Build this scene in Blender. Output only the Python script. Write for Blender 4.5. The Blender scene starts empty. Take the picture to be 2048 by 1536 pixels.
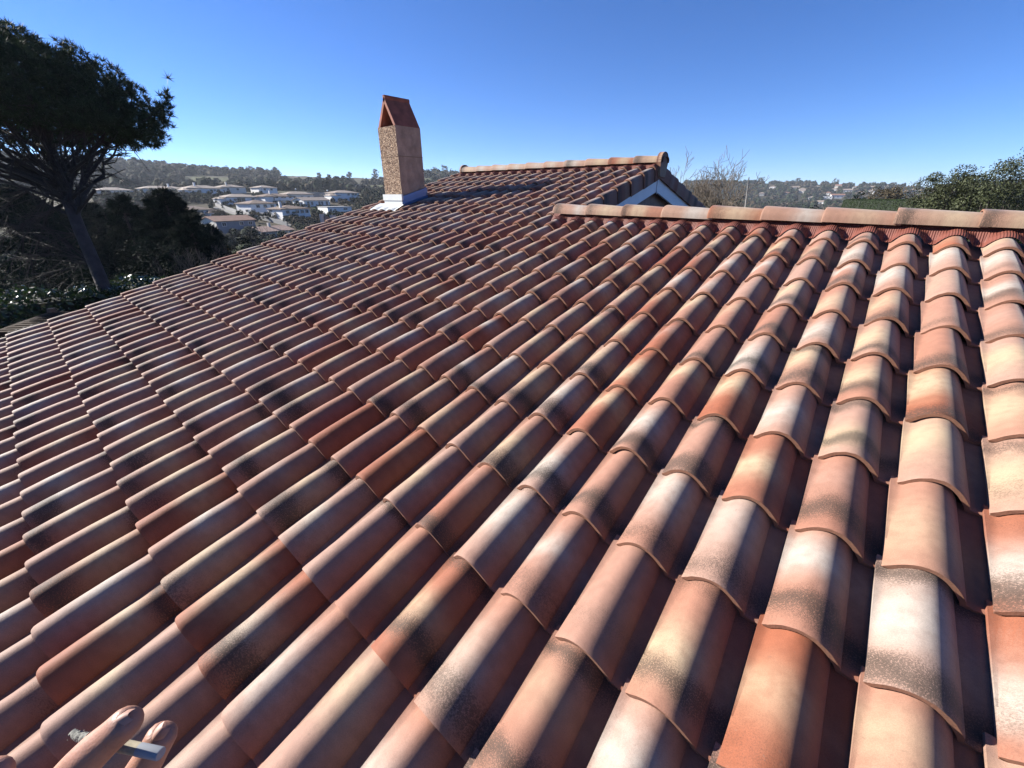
import bpy, math, random
import numpy as np
from mathutils import Matrix, Vector

# ------------------------------------------------------------------ camera, sky, sun, exposure
SC = bpy.context.scene
COL = SC.collection
W = 0.225                      # tile column pitch in metres
PITCH = 1.6193                 # course length / column pitch
SLOPE = math.radians(14.946)
CAM = np.array([-0.44427, -1.028088, 1.096649])
FPX = 814.5167                 # focal length in pixels of the 2048 px wide photograph
MC = np.array([[0.756729, 0.273993, -0.593539],
               [0.653728, -0.317167, 0.687055],
               [0.0, -0.907927, -0.419129]])          # columns: right, down, forward

cam_d = bpy.data.cameras.new('camera')
cam_d.sensor_width = 36.0
cam_d.lens = FPX / 2048.0 * 36.0
cam_d.clip_start = 0.02
cam_d.clip_end = 20000.0
cam_o = bpy.data.objects.new('camera', cam_d)
COL.objects.link(cam_o)
_m = Matrix.Identity(4)
for _r in range(3):
    _m[_r][0] = MC[_r][0]; _m[_r][1] = -MC[_r][1]; _m[_r][2] = -MC[_r][2]; _m[_r][3] = CAM[_r]
cam_o.matrix_world = _m
SC.camera = cam_o

SUN_AZ = math.radians(-112.5)  # measured from +Y towards +X
SUN_EL = math.radians(26.0)
wd = bpy.data.worlds.new('World')
SC.world = wd
wd.use_nodes = True
_nt = wd.node_tree
_bg = _nt.nodes['Background']
_sky = _nt.nodes.new('ShaderNodeTexSky')
_sky.sky_type = 'NISHITA'
_sky.sun_disc = False
_sky.sun_elevation = SUN_EL
_sky.sun_rotation = SUN_AZ
_sky.altitude = 300.0
_sky.air_density = 0.7
_sky.dust_density = 0.0
_sky.ozone_density = 4.0
_hs = _nt.nodes.new('ShaderNodeHueSaturation')       # clear winter air: the whole sky a little bluer
_hs.inputs['Saturation'].default_value = 1.12
_mu = _nt.nodes.new('ShaderNodeVectorMath')
_mu.operation = 'MULTIPLY'
_mu.inputs[1].default_value = (0.77, 0.91, 1.20)
_nt.links.new(_sky.outputs[0], _hs.inputs['Color'])
_nt.links.new(_hs.outputs[0], _mu.inputs[0])
_nt.links.new(_mu.outputs[0], _bg.inputs[0])
_bg.inputs[1].default_value = 0.0515

sun_d = bpy.data.lights.new('sun', 'SUN')
sun_d.energy = 5.0
sun_d.angle = math.radians(0.53)
sun_d.color = (1.0, 0.95, 0.87)
sun_o = bpy.data.objects.new('sun', sun_d)
COL.objects.link(sun_o)
_sd = Vector((math.sin(SUN_AZ) * math.cos(SUN_EL), math.cos(SUN_AZ) * math.cos(SUN_EL), math.sin(SUN_EL)))
sun_o.rotation_euler = _sd.to_track_quat('Z', 'Y').to_euler()
sun_o.location = (-20, -8, 20)

SC.view_settings.view_transform = 'Standard'
SC.view_settings.look = 'None'
SC.view_settings.gamma = 1.0
SC.view_settings.use_curve_mapping = False
SC.view_settings.exposure = 1.58
SC.cycles.max_bounces = 6
SC.cycles.volume_bounces = 0

RNG = np.random.default_rng(7)
random.seed(7)
PI = math.pi

# ------------------------------------------------------------------ pixel helpers (photograph 2048 x 1536)
def ray(px, py):
    return MC @ np.array([(px - 1024.0) / FPX, (py - 768.0) / FPX, 1.0])
def at(px, py, depth):
    return CAM + ray(px, py) * depth
def pix(p):
    q = MC.T @ (np.asarray(p, float) - CAM)
    return q[0] / q[2] * FPX + 1024.0, q[1] / q[2] * FPX + 768.0
def pix_arr(P):
    q = (P - CAM) @ MC
    return q[:, 0] / q[:, 2] * FPX + 1024.0, q[:, 1] / q[:, 2] * FPX + 768.0, q[:, 2]

# ------------------------------------------------------------------ objects
WORLD = {}
def put(name, data, parent=None, M=None, mat=None, **props):
    """Link an object under a parent; M is its world matrix."""
    o = bpy.data.objects.new(name, data)
    COL.objects.link(o)
    M = M if M is not None else Matrix.Identity(4)
    if parent is not None:
        o.parent = parent
        o.matrix_basis = WORLD[parent.name].inverted() @ M
    else:
        o.matrix_basis = M
    WORLD[o.name] = M
    if mat is not None and data is not None:
        if isinstance(mat, (list, tuple)):
            for k in mat:
                data.materials.append(k)
        else:
            data.materials.append(mat)
    for k, v in props.items():
        o[k] = v
    return o
def thing(name, loc, label, category, group=None):
    o = put(name, None, None, Matrix.Translation(Vector([float(c) for c in loc])))
    o.empty_display_size = 0.2
    o['label'] = label
    o['category'] = category
    if group:
        o['group'] = group
    return o

class MB:
    """Collects polygons for one mesh."""
    def __init__(self):
        self.v = []; self.f = []; self.mi = []; self.uv = []
    def quad_strip(self, rows, mi=0, close=False, uvs=None):
        n = len(rows[0]); base = len(self.v)
        for r in rows:
            self.v.extend([tuple(map(float, p)) for p in r])
        for i in range(len(rows) - 1):
            for j in range(n if close else n - 1):
                j2 = (j + 1) % n
                self.f.append((base + i * n + j, base + i * n + j2, base + (i + 1) * n + j2, base + (i + 1) * n + j))
                self.mi.append(mi)
    def poly(self, pts, mi=0):
        b = len(self.v)
        self.v.extend([tuple(map(float, p)) for p in pts])
        self.f.append(tuple(range(b, b + len(pts))))
        self.mi.append(mi)
    def box(self, c, s, mi=0, R=None):
        b = len(self.v)
        c = np.array(c, float); s = np.array(s, float) / 2
        for dx in (-1, 1):
            for dy in (-1, 1):
                for dz in (-1, 1):
                    d = np.array([dx, dy, dz]) * s
                    if R is not None:
                        d = R @ d
                    self.v.append(tuple(c + d))
        for q in ((0, 1, 3, 2), (4, 6, 7, 5), (0, 4, 5, 1), (2, 3, 7, 6), (0, 2, 6, 4), (1, 5, 7, 3)):
            self.f.append(tuple(b + k for k in q)); self.mi.append(mi)
    def prism(self, poly, axis_vec, mi=0):
        """poly: list of 3-D points; extruded by axis_vec, closed."""
        n = len(poly); b = len(self.v)
        a = np.array(axis_vec, float)
        self.v.extend([tuple(map(float, p)) for p in poly])
        self.v.extend([tuple(np.array(p, float) + a) for p in poly])
        self.f.append(tuple(b + k for k in range(n))[::-1]); self.mi.append(mi)
        self.f.append(tuple(b + n + k for k in range(n))); self.mi.append(mi)
        for k in range(n):
            k2 = (k + 1) % n
            self.f.append((b + k, b + k2, b + n + k2, b + n + k)); self.mi.append(mi)
    def tube(self, pts, radii, sides=8, mi=0, cap=True):
        pts = [np.array(p, float) for p in pts]
        rows = []
        up = np.array([0.13, 0.31, 0.94])
        for i, p in enumerate(pts):
            d = pts[min(i + 1, len(pts) - 1)] - pts[max(i - 1, 0)]
            d /= np.linalg.norm(d) + 1e-12
            x = np.cross(d, up)
            if np.linalg.norm(x) < 0.05:
                x = np.cross(d, np.array([1.0, 0, 0]))
            x /= np.linalg.norm(x); y = np.cross(d, x)
            rows.append([p + radii[i] * (math.cos(t) * x + math.sin(t) * y) for t in np.linspace(0, 2 * PI, sides, endpoint=False)])
        self.quad_strip(rows, mi, close=True)
        if cap:
            self.poly(rows[0][::-1], mi); self.poly(rows[-1], mi)
    def mesh(self, name, smooth=None):
        me = bpy.data.meshes.new(name)
        me.from_pydata(self.v, [], self.f)
        me.polygons.foreach_set('material_index', np.array(self.mi, dtype=np.int32))
        if smooth is not None:
            me.shade_smooth()
            me.set_sharp_from_angle(angle=smooth)
        me.update()
        return me

def tri_mesh(name, T, tint=None):
    """T: (n,3,3) triangles (or (n,4,3) quads); tint: (n,) or (n,3) per face brightness stored on the points."""
    n, k, _ = T.shape
    me = bpy.data.meshes.new(name)
    me.vertices.add(n * k)
    me.vertices.foreach_set('co', T.reshape(-1).astype(np.float32))
    me.loops.add(n * k)
    me.loops.foreach_set('vertex_index', np.arange(n * k, dtype=np.int32))
    me.polygons.add(n)
    me.polygons.foreach_set('loop_start', np.arange(0, n * k, k, dtype=np.int32))
    me.update(calc_edges=True)
    if tint is None:
        tint = np.ones(n)
    tint = np.asarray(tint, float)
    if tint.ndim == 1:
        tint = np.repeat(tint[:, None], 3, 1)
    col = np.ones((n, k, 4), np.float32)
    col[:, :, :3] = tint[:, None, :]
    a = me.attributes.new('tint', 'FLOAT_COLOR', 'POINT')
    a.data.foreach_set('color', col.reshape(-1))
    return me
def segs_mesh(name, segs, sides=5):
    """segs: list of (p0, p1, r0, r1): open tapered prisms."""
    S = np.array([np.r_[s[0], s[1], s[2], s[3]] for s in segs], float)
    p0, p1, r0, r1 = S[:, :3], S[:, 3:6], S[:, 6], S[:, 7]
    d = p1 - p0
    d /= np.linalg.norm(d, axis=1, keepdims=True) + 1e-9
    ref = np.where(np.abs(d[:, 2:3]) > 0.9, np.array([[1.0, 0, 0]]), np.array([[0, 0, 1.0]]))
    x = np.cross(d, ref); x /= np.linalg.norm(x, axis=1, keepdims=True); y = np.cross(d, x)
    ang = np.linspace(0, 2 * PI, sides, endpoint=False)
    ring = np.cos(ang)[None, :, None] * x[:, None, :] + np.sin(ang)[None, :, None] * y[:, None, :]
    A = p0[:, None] + ring * r0[:, None, None]; B = p1[:, None] + ring * r1[:, None, None]
    Q = np.stack([A, np.roll(A, -1, 1), np.roll(B, -1, 1), B], 2).reshape(-1, 4, 3)
    return tri_mesh(name, Q)

# ------------------------------------------------------------------ materials
def mat_new(name):
    m = bpy.data.materials.new(name)
    m.use_nodes = True
    return m, m.node_tree, m.node_tree.nodes, m.node_tree.links, m.node_tree.nodes['Principled BSDF']
TONE = 0.80        # all base colours sit a little under the values first measured
def simple(name, col, rough=0.7, noise=0.18, scale=8.0, bump=0.0, bscale=60.0, metal=0.0, coords='Object', spec=0.5, sub=0.0):
    m, nt, N, L, b = mat_new(name)
    tc = N.new('ShaderNodeTexCoord')
    nz = N.new('ShaderNodeTexNoise'); nz.inputs['Scale'].default_value = scale; nz.inputs['Detail'].default_value = 6
    L.new(tc.outputs[coords], nz.inputs['Vector'])
    mr = N.new('ShaderNodeMapRange')
    mr.inputs[1].default_value = 0.25; mr.inputs[2].default_value = 0.75
    mr.inputs[3].default_value = 1 - noise; mr.inputs[4].default_value = 1 + noise
    L.new(nz.outputs[0], mr.inputs[0])
    vm = N.new('ShaderNodeVectorMath'); vm.operation = 'SCALE'
    vm.inputs[0].default_value = [c * TONE for c in col[:3]]
    L.new(mr.outputs[0], vm.inputs['Scale'])
    L.new(vm.outputs[0], b.inputs['Base Color'])
    b.inputs['Roughness'].default_value = rough
    b.inputs['Metallic'].default_value = metal
    b.inputs['Specular IOR Level'].default_value = spec
    if sub:
        b.inputs['Subsurface Weight'].default_value = sub
        b.inputs['Subsurface Radius'].default_value = (0.008, 0.003, 0.0015)
    if bump:
        n2 = N.new('ShaderNodeTexNoise'); n2.inputs['Scale'].default_value = bscale; n2.inputs['Detail'].default_value = 5
        L.new(tc.outputs[coords], n2.inputs['Vector'])
        bp = N.new('ShaderNodeBump'); bp.inputs['Strength'].default_value = 1.0; bp.inputs['Distance'].default_value = bump
        L.new(n2.outputs[0], bp.inputs['Height']); L.new(bp.outputs[0], b.inputs['Normal'])
    return m
def leafy(name, col, rough=0.6, trans=0.0, spec=0.4):
    """Foliage: base colour times the tint stored on the faces."""
    m, nt, N, L, b = mat_new(name)
    at_ = N.new('ShaderNodeAttribute'); at_.attribute_name = 'tint'
    mx = N.new('ShaderNodeVectorMath'); mx.operation = 'MULTIPLY'
    mx.inputs[1].default_value = [c * TONE for c in col[:3]]
    L.new(at_.outputs['Color'], mx.inputs[0]); L.new(mx.outputs[0], b.inputs['Base Color'])
    b.inputs['Roughness'].default_value = rough
    b.inputs['Specular IOR Level'].default_value = spec
    if trans:
        b.inputs['Transmission Weight'].default_value = 0.0
        tr = N.new('ShaderNodeBsdfTranslucent'); L.new(mx.outputs[0], tr.inputs['Color'])
        ms = N.new('ShaderNodeMixShader'); ms.inputs[0].default_value = trans
        out = N['Material Output'] if 'Material Output' in N else N.get('Material Output')
        L.new(b.outputs[0], ms.inputs[1]); L.new(tr.outputs[0], ms.inputs[2]); L.new(ms.outputs[0], out.inputs['Surface'])
    return m

def clay_material(name, b1_=(0.250, 0.152, 0.117), b2_=(0.232, 0.110, 0.074), cream=(0.308, 0.228, 0.150), light_lo=0.06):
    """Terracotta with sprayed cream and white bands and speckled dark smoke bands, different on each piece."""
    m, nt, N, L, b = mat_new(name)
    def math_(op, a, bb=None, c=None, clamp=False):
        n = N.new('ShaderNodeMath'); n.operation = op; n.use_clamp = clamp
        for i, x in enumerate((a, bb, c)):
            if x is None:
                continue
            if isinstance(x, (int, float)):
                n.inputs[i].default_value = x
            else:
                L.new(x, n.inputs[i])
        return n.outputs[0]
    def ramp(x, lo, hi, a=0.0, bb=1.0):
        n = N.new('ShaderNodeMapRange'); n.interpolation_type = 'SMOOTHSTEP'
        L.new(x, n.inputs[0])
        n.inputs[1].default_value = lo; n.inputs[2].default_value = hi
        n.inputs[3].default_value = a; n.inputs[4].default_value = bb
        return n.outputs[0]
    def mix(f, c1, c2):
        n = N.new('ShaderNodeMix'); n.data_type = 'RGBA'
        if isinstance(f, float):
            n.inputs[0].default_value = f
        else:
            L.new(f, n.inputs[0])
        for sock, c in ((n.inputs[6], c1), (n.inputs[7], c2)):
            if isinstance(c, tuple):
                sock.default_value = (*c, 1)
            else:
                L.new(c, sock)
        return n.outputs[2]
    oi = N.new('ShaderNodeObjectInfo')
    at_ = N.new('ShaderNodeAttribute'); at_.attribute_name = 'tile_rand'
    seed = math_('FRACT', math_('ADD', oi.outputs['Random'], at_.outputs['Fac']))
    def rnd(k):
        wn = N.new('ShaderNodeTexWhiteNoise'); wn.noise_dimensions = '1D'
        L.new(math_('MULTIPLY', seed, 173.13 + 91.7 * k), wn.inputs['W'])
        sp = N.new('ShaderNodeSeparateColor'); L.new(wn.outputs['Color'], sp.inputs[0])
        return sp.outputs[0], sp.outputs[1], sp.outputs[2]
    r1, g1, b1 = rnd(1); r2, g2, b2 = rnd(2); r3, g3, b3 = rnd(3); r4, g4, b4 = rnd(4)
    uv = N.new('ShaderNodeUVMap'); uv.uv_map = 'UVMap'
    sx = N.new('ShaderNodeSeparateXYZ'); L.new(uv.outputs[0], sx.inputs[0])
    U, V = sx.outputs[0], sx.outputs[1]
    cv = N.new('ShaderNodeCombineXYZ')
    L.new(U, cv.inputs[0]); L.new(math_('MULTIPLY', V, PITCH), cv.inputs[1]); L.new(math_('MULTIPLY', seed, 97.0), cv.inputs[2])
    def noise(scale, detail=3.0, rough=0.5):
        n = N.new('ShaderNodeTexNoise'); n.inputs['Scale'].default_value = scale
        n.inputs['Detail'].default_value = detail; n.inputs['Roughness'].default_value = rough
        L.new(cv.outputs[0], n.inputs['Vector'])
        return n.outputs[0]
    n_lo = noise(1.6, 2.0); n_mid = noise(7.0, 4.0); n_fine = noise(60.0, 4.0, 0.85); n_grain = noise(110.0, 2.0)
    # fired clay body
    body = mix(ramp(r1, 0.0, 1.0), b1_, b2_)
    body = mix(ramp(r4, 0.74, 0.95), body, (0.202, 0.066, 0.034))
    body = mix(math_('MULTIPLY', ramp(U, 0.50, 0.76), 0.55), body, (0.190, 0.070, 0.042))      # right flank and channel reddened and darkened: shade painted into the clay colour
    # light spray band
    wob = math_('MULTIPLY', math_('SUBTRACT', n_lo, 0.5), 0.34)
    vv = math_('ADD', V, wob)
    def band(c, w):
        d = math_('DIVIDE', math_('SUBTRACT', vv, c), w)
        return math_('POWER', 2.718, math_('MULTIPLY', math_('MULTIPLY', d, d), -1.0))
    c_l = math_('MULTIPLY_ADD', g1, 0.45, 0.32)
    w_l = math_('MULTIPLY_ADD', b1, 0.18, 0.18)
    light = math_('MULTIPLY', band(c_l, w_l), ramp(r2, light_lo, light_lo + 0.49))
    light = math_('MULTIPLY', light, ramp(n_mid, 0.2, 0.55, 0.75, 1.0))
    light = math_('MULTIPLY', light, ramp(U, 0.42, 0.72, 1.0, 0.30))      # light bands damped on the right flank to paint in its shade
    lcol = mix(ramp(g2, 0.50, 0.62), cream, (0.302, 0.262, 0.226))
    c1 = mix(math_('MULTIPLY', light, 0.92), body, lcol)
    # rosy edge of the spray
    # dark speckled smoke band
    c_d = math_('MULTIPLY_ADD', b2, 0.24, 0.04)
    d_amt = math_('MULTIPLY', band(c_d, math_('MULTIPLY_ADD', g3, 0.11, 0.12)), ramp(r3, 0.32, 0.75))
    d_top = math_('MULTIPLY', band(math_('MULTIPLY_ADD', g4, 0.12, 0.92), 0.12), ramp(b3, 0.7, 0.92))
    dark = math_('MAXIMUM', d_amt, d_top)
    spk = ramp(math_('ADD', n_fine, math_('MULTIPLY', dark, 0.17)), 0.55, 0.63)
    dmask = math_('MULTIPLY', math_('MULTIPLY', spk, math_('POWER', dark, 0.70)), 0.80)
    dmask = math_('MAXIMUM', dmask, math_('MULTIPLY', dark, 0.08))
    c2 = mix(dmask, c1, (0.029, 0.024, 0.019))
    # a few small rubbed spots
    n_spot = noise(17.0, 1.0)
    c2 = mix(math_('MULTIPLY', ramp(n_spot, 0.735, 0.755), 0.30), c2, (0.150, 0.095, 0.070))
    # grain and chips
    gr = math_('MULTIPLY', ramp(n_grain, 0.3, 0.7, 0.90, 1.08), ramp(n_mid, 0.3, 0.7, 0.93, 1.06))
    vm = N.new('ShaderNodeVectorMath'); vm.operation = 'SCALE'
    L.new(c2, vm.inputs[0]); L.new(gr, vm.inputs['Scale'])
    L.new(vm.outputs[0], b.inputs['Base Color'])
    b.inputs['Roughness'].default_value = 0.72
    b.inputs['Specular IOR Level'].default_value = 0.20
    b.inputs['Sheen Weight'].default_value = 0.14      # dusty fired surface
    b.inputs['Sheen Roughness'].default_value = 0.4
    bp = N.new('ShaderNodeBump'); bp.inputs['Strength'].default_value = 0.55; bp.inputs['Distance'].default_value = 0.0016
    L.new(math_('ADD', math_('MULTIPLY', n_fine, 0.6), math_('MULTIPLY', n_mid, 1.2)), bp.inputs['Height'])
    L.new(bp.outputs[0], b.inputs['Normal'])
    return m
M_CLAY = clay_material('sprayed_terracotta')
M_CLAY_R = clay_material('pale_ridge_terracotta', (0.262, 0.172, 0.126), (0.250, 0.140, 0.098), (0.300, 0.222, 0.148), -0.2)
M_EDGE = simple('raw_terracotta', (0.24, 0.112, 0.066), 0.8, 0.2, 40, 0.001, 150)
M_CLOSER = simple('red_ridge_closure', (0.165, 0.050, 0.034), 0.55, 0.15, 20)
M_RENDERED = simple('rough_render', (0.44, 0.315, 0.215), 0.95, 0.28, 30, 0.004, 160)
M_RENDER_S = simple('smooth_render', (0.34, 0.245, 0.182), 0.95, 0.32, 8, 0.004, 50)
M_GABLE = simple('gable_render', (0.34, 0.245, 0.195), 0.95, 0.3, 12, 0.008, 40)
M_WHITE = simple('white_board', (0.84, 0.85, 0.86), 0.45, 0.05, 5)
M_COWL = simple('dark_clay_slab', (0.275, 0.085, 0.050), 0.85, 0.45, 7, 0.003, 40)
M_PIPE_DARK = simple('pipe_mouth_dark', (0.02, 0.016, 0.014), 0.95)
M_FLASH = simple('white_coated_metal', (0.52, 0.55, 0.56), 0.45, 0.06, 6)
M_LEAD = simple('sky_tinted_zinc', (0.20, 0.24, 0.34), 0.30, 0.08, 5, metal=1.0)  # blue base tint carries the sky's reflection on grey metal
M_DECK = simple('roof_felt', (0.10, 0.05, 0.035), 0.9)
M_HOUSEWALL = simple('house_render', (0.40, 0.31, 0.24), 0.9, 0.1, 4, 0.003, 60)
M_BARK = simple('bark', (0.050, 0.040, 0.036), 0.95, 0.4, 6, 0.03, 14)
M_TWIG = simple('twig', (0.095, 0.077, 0.062), 0.9, 0.3, 3)
M_TWIG_L = simple('pale_twig', (0.15, 0.118, 0.085), 0.9, 0.3, 3)
M_TWIG_D = simple('dark_twig', (0.026, 0.021, 0.018), 0.9, 0.3, 3)
M_PINE = leafy('pine_needles', (0.036, 0.055, 0.024), 0.7, 0.12, 0.2)
M_CEDAR = leafy('cedar_needles', (0.016, 0.026, 0.016), 0.9, 0.03, 0.08)
M_LAUREL = leafy('laurel_leaves', (0.0300, 0.0562, 0.0165), 0.26, 0.15, 0.55)
M_OLIVE = leafy('evergreen_leaves', (0.056, 0.066, 0.030), 0.62, 0.12, 0.22)
M_SHRUB = leafy('shrub_leaves', (0.0413, 0.0525, 0.0225), 0.7, 0.1, 0.3)
M_HEDGE = leafy('hedge_leaves', (0.026, 0.044, 0.014), 0.7, 0.05, 0.2)
M_BROWNBUSH = leafy('winter_bush', (0.0900, 0.0713, 0.0413), 0.85, 0.1, 0.2)
M_WOOD = leafy('far_wood', (0.0638, 0.0600, 0.0435), 0.95, 0.0, 0.1)
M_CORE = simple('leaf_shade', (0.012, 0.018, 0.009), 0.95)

# ------------------------------------------------------------------ terrain
def sstep(a, b, x):
    t = np.clip((x - a) / (b - a), 0, 1)
    return t * t * (3 - 2 * t)
GROUND = -3.25
PL_R = [0, 15, 26, 45, 75, 115, 150, 178, 205, 222, 265, 300, 420, 560, 720, 900, 1300, 6000]
PL_Z = [GROUND, GROUND, -4.4, -7.4, -11.0, -13.6, -11.8, -7.3, -5.7, -3.4, 0.3, 2.0, 5.0, 13.0, 22.0, 18.0, 0.0, -60]
PR_R = [0, 20, 60, 100, 200, 450, 600, 800, 1000, 1150, 1400, 2000, 6000]
PR_Z = [GROUND, GROUND, -3.0, -5.0, -12.0, -17.0, -13.0, -10.0, 12.0, 27.0, 20.0, -10.0, -60]
def terrain(x, y):
    x = np.asarray(x, float); y = np.asarray(y, float)
    dx = x - CAM[0]; dy = y - CAM[1]
    r = np.hypot(dx, dy); az = np.degrees(np.arctan2(dx, dy))
    d = np.abs((az + 72 + 180) % 360 - 180)
    wl = 1 - sstep(22, 50, d)
    zl = np.interp(r, PL_R, PL_Z)
    zr = np.interp(r, PR_R, PR_Z)
    # skyline height along the azimuth
    kl = np.interp(az, [-92, -80, -71, -64, -58, -49, -40], [16, 13, 6, 4, 4.0, 9, 9])
    kr = np.interp(az, [-40, -16, -13, -8, 2.6, 20, 60], [4, 2, 0, -3, -12, -14, -14])
    zl = zl + kl * sstep(380, 700, r) * (1 - sstep(900, 1500, r))
    zr = zr + kr * sstep(700, 1100, r) * (1 - sstep(1300, 2000, r))
    z = wl * zl + (1 - wl) * zr
    amp = 0.9 * sstep(90, 320, r)
    z = z + amp * (np.sin(x * 0.031 + 1.3) * np.cos(y * 0.027) + 0.6 * np.sin(x * 0.083 + y * 0.061))
    return z
def ground_hit(px, py, rmin=25.0, rmax=1600.0):
    rr = ray(px, py); rr = rr / np.hypot(rr[0], rr[1])
    ts = np.linspace(rmin, rmax, 6000)
    P = CAM[None] + rr[None] * ts[:, None]
    below = np.nonzero(P[:, 2] < terrain(P[:, 0], P[:, 1]))[0]
    k = below[0] if len(below) else len(ts) - 1
    p = P[k].copy(); p[2] = terrain(p[0], p[1])
    return p
def tz(x, y):
    return float(terrain(x, y))

def build_terrain():
    azs = np.radians(np.concatenate([np.arange(-100, 30, 0.8), np.arange(30, 260, 5)]))
    rs = np.concatenate([[0.5], np.geomspace(6, 6000, 110)])
    A, R = np.meshgrid(azs, rs)
    X = CAM[0] + np.sin(A) * R; Y = CAM[1] + np.cos(A) * R
    Z = terrain(X, Y)
    nr, na = X.shape
    V = np.stack([X, Y, Z], -1).reshape(-1, 3)
    F = []
    for i in range(nr - 1):
        for j in range(na):
            j2 = (j + 1) % na
            F.append((i * na + j, i * na + j2, (i + 1) * na + j2, (i + 1) * na + j))
    me = bpy.data.meshes.new('terrain')
    me.from_pydata(V.tolist(), [], F)
    me.shade_smooth()
    m, nt, N, L, b = mat_new('winter_grass_ground')
    tc = N.new('ShaderNodeTexCoord')
    n1 = N.new('ShaderNodeTexNoise'); n1.inputs['Scale'].default_value = 0.02; n1.inputs['Detail'].default_value = 6
    n2 = N.new('ShaderNodeTexNoise'); n2.inputs['Scale'].default_value = 0.35; n2.inputs['Detail'].default_value = 6
    L.new(tc.outputs['Object'], n1.inputs['Vector']); L.new(tc.outputs['Object'], n2.inputs['Vector'])
    cr = N.new('ShaderNodeValToRGB')
    e = cr.color_ramp.elements
    e[0].position = 0.38; e[0].color = (0.032, 0.037, 0.016, 1)
    e[1].position = 0.62; e[1].color = (0.058, 0.047, 0.031, 1)
    L.new(n1.outputs[0], cr.inputs[0])
    mr = N.new('ShaderNodeMapRange'); mr.inputs[1].default_value = 0.3; mr.inputs[2].default_value = 0.7
    mr.inputs[3].default_value = 0.65; mr.inputs[4].default_value = 1.25
    L.new(n2.outputs[0], mr.inputs[0])
    vm = N.new('ShaderNodeVectorMath'); vm.operation = 'SCALE'
    L.new(cr.outputs[0], vm.inputs[0]); L.new(mr.outputs[0], vm.inputs['Scale']); L.new(vm.outputs[0], b.inputs['Base Color'])
    b.inputs['Roughness'].default_value = 1.0; b.inputs['Specular IOR Level'].default_value = 0.1
    put('terrain', me, None, None, m, kind='structure')
build_terrain()

FIELDS = []
def drape(name, corners, mat, lift=0.35, n=14, **props):
    """A sheet laid over the terrain between four photo pixels (found on the ground)."""
    c = [ground_hit(*q) for q in corners]
    mb = MB(); rows = []
    for i in range(n + 1):
        s = i / n
        row = []
        for j in range(n + 1):
            t = j / n
            p = (1 - s) * ((1 - t) * c[0] + t * c[1]) + s * ((1 - t) * c[3] + t * c[2])
            row.append((p[0], p[1], tz(p[0], p[1]) + lift))
        rows.append(row)
    mb.quad_strip(rows)
    me = mb.mesh(name, 3.0)
    put(name, me, None, None, mat, kind='structure', **props)
M_FIELD_G = simple('green_field', (0.072, 0.080, 0.030), 1.0, 0.2, 0.05, spec=0.1)
M_FIELD_B = simple('bare_vineyard', (0.075, 0.068, 0.042), 1.0, 0.3, 0.08, spec=0.1)
M_LAWN = simple('bright_lawn', (0.055, 0.092, 0.020), 1.0, 0.2, 0.3, spec=0.1)
M_ROAD = simple('pale_road', (0.17, 0.165, 0.155), 0.9, 0.1, 0.4)
FIELD_BOX = [((368, 374), (462, 372), (458, 356), (385, 354)), ((560, 374), (772, 366), (772, 353), (585, 352)),
             ((706, 387), (774, 385), (774, 371), (712, 372)), ((838, 366), (905, 362), (905, 356), (842, 358))]
drape('meadow', FIELD_BOX[0], M_FIELD_G)
drape('vineyard', FIELD_BOX[1], M_FIELD_B)
drape('meadow', FIELD_BOX[2], M_FIELD_G)
drape('meadow', FIELD_BOX[3], M_FIELD_G)
drape('lawn', ((622, 421), (660, 423), (662, 415), (628, 413)), M_LAWN, 0.12)
drape('village_road', ((512, 437), (580, 455), (584, 448), (520, 430)), M_ROAD, 0.15)
drape('village_road', ((425, 416), (500, 436), (504, 430), (434, 411)), M_ROAD, 0.15)

# ------------------------------------------------------------------ the house under the camera
RX = Matrix.Rotation(SLOPE, 4, 'X')
CS, SN = math.cos(SLOPE), math.sin(SLOPE)
def rp(u, v, h):
    """Roof coordinates (column, slope distance, height over the tiles; all in column pitches) to metres."""
    return np.array([u, v * CS - h * SN, v * SN + h * CS]) * W
house = thing('house', (-1.5, 3.0, GROUND), 'house seen from its own roof of mottled terracotta canal tiles, with white gable boards', 'house')

RIDGE_LO = 14.55       # slope distance of the lower ridge axis
RIDGE_UP = 25.3
U_VERGE = -33          # first tile column at the left verge
U_GABLE = -14          # tile column that carries the gable verge of the upper roof
U_RIGHT = 14
J_EAVE = -8

def tile_profile(s, kind):
    """Outer section of a tile at s = distance from its lower edge / course length. x in column pitches."""
    bow = 0.024 * 4 * s * (1 - s) if 0 < s < 1 else 0.0
    x0 = 0.045 * s
    w = 0.80 - 0.09 * s
    H = 0.325 - 0.035 * s + bow
    zb = 0.030 - 0.068 * s
    pts = []
    xf = 0.014 - 0.058 * s
    pts.append((xf, -0.02)); pts.append((xf, 0.050 - 0.02 * s)); pts.append((x0, 0.056 - 0.03 * s))
    n = 13
    for k in range(n + 1):
        t = k / n
        if k == 0:
            continue
        q = abs(2 * t - 1)
        x = x0 + (w - x0) * t
        z = zb + H * (1 - q ** 2.05)
        pts.append((x, z))
    if kind == 'verge':
        # last tile of a gable: the right flank drops as a vertical apron
        crest = [p for p in pts if p[0] <= x0 + (w - x0) * 0.62]
        xe = x0 + (w - x0) * 0.86
        zc = crest[-1][1]
        pts = crest + [(xe - 0.10, zc - 0.035), (xe - 0.035, zc - 0.085), (xe, zc - 0.16), (xe + 0.005, -0.30), (xe + 0.005, -0.60)]
    else:
        zp = -0.035 - 0.055 * s
        pts += [(w + 0.012, zp + 0.012), (0.90, zp - 0.010), (1.06, zp + 0.004)]
    return pts

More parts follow.
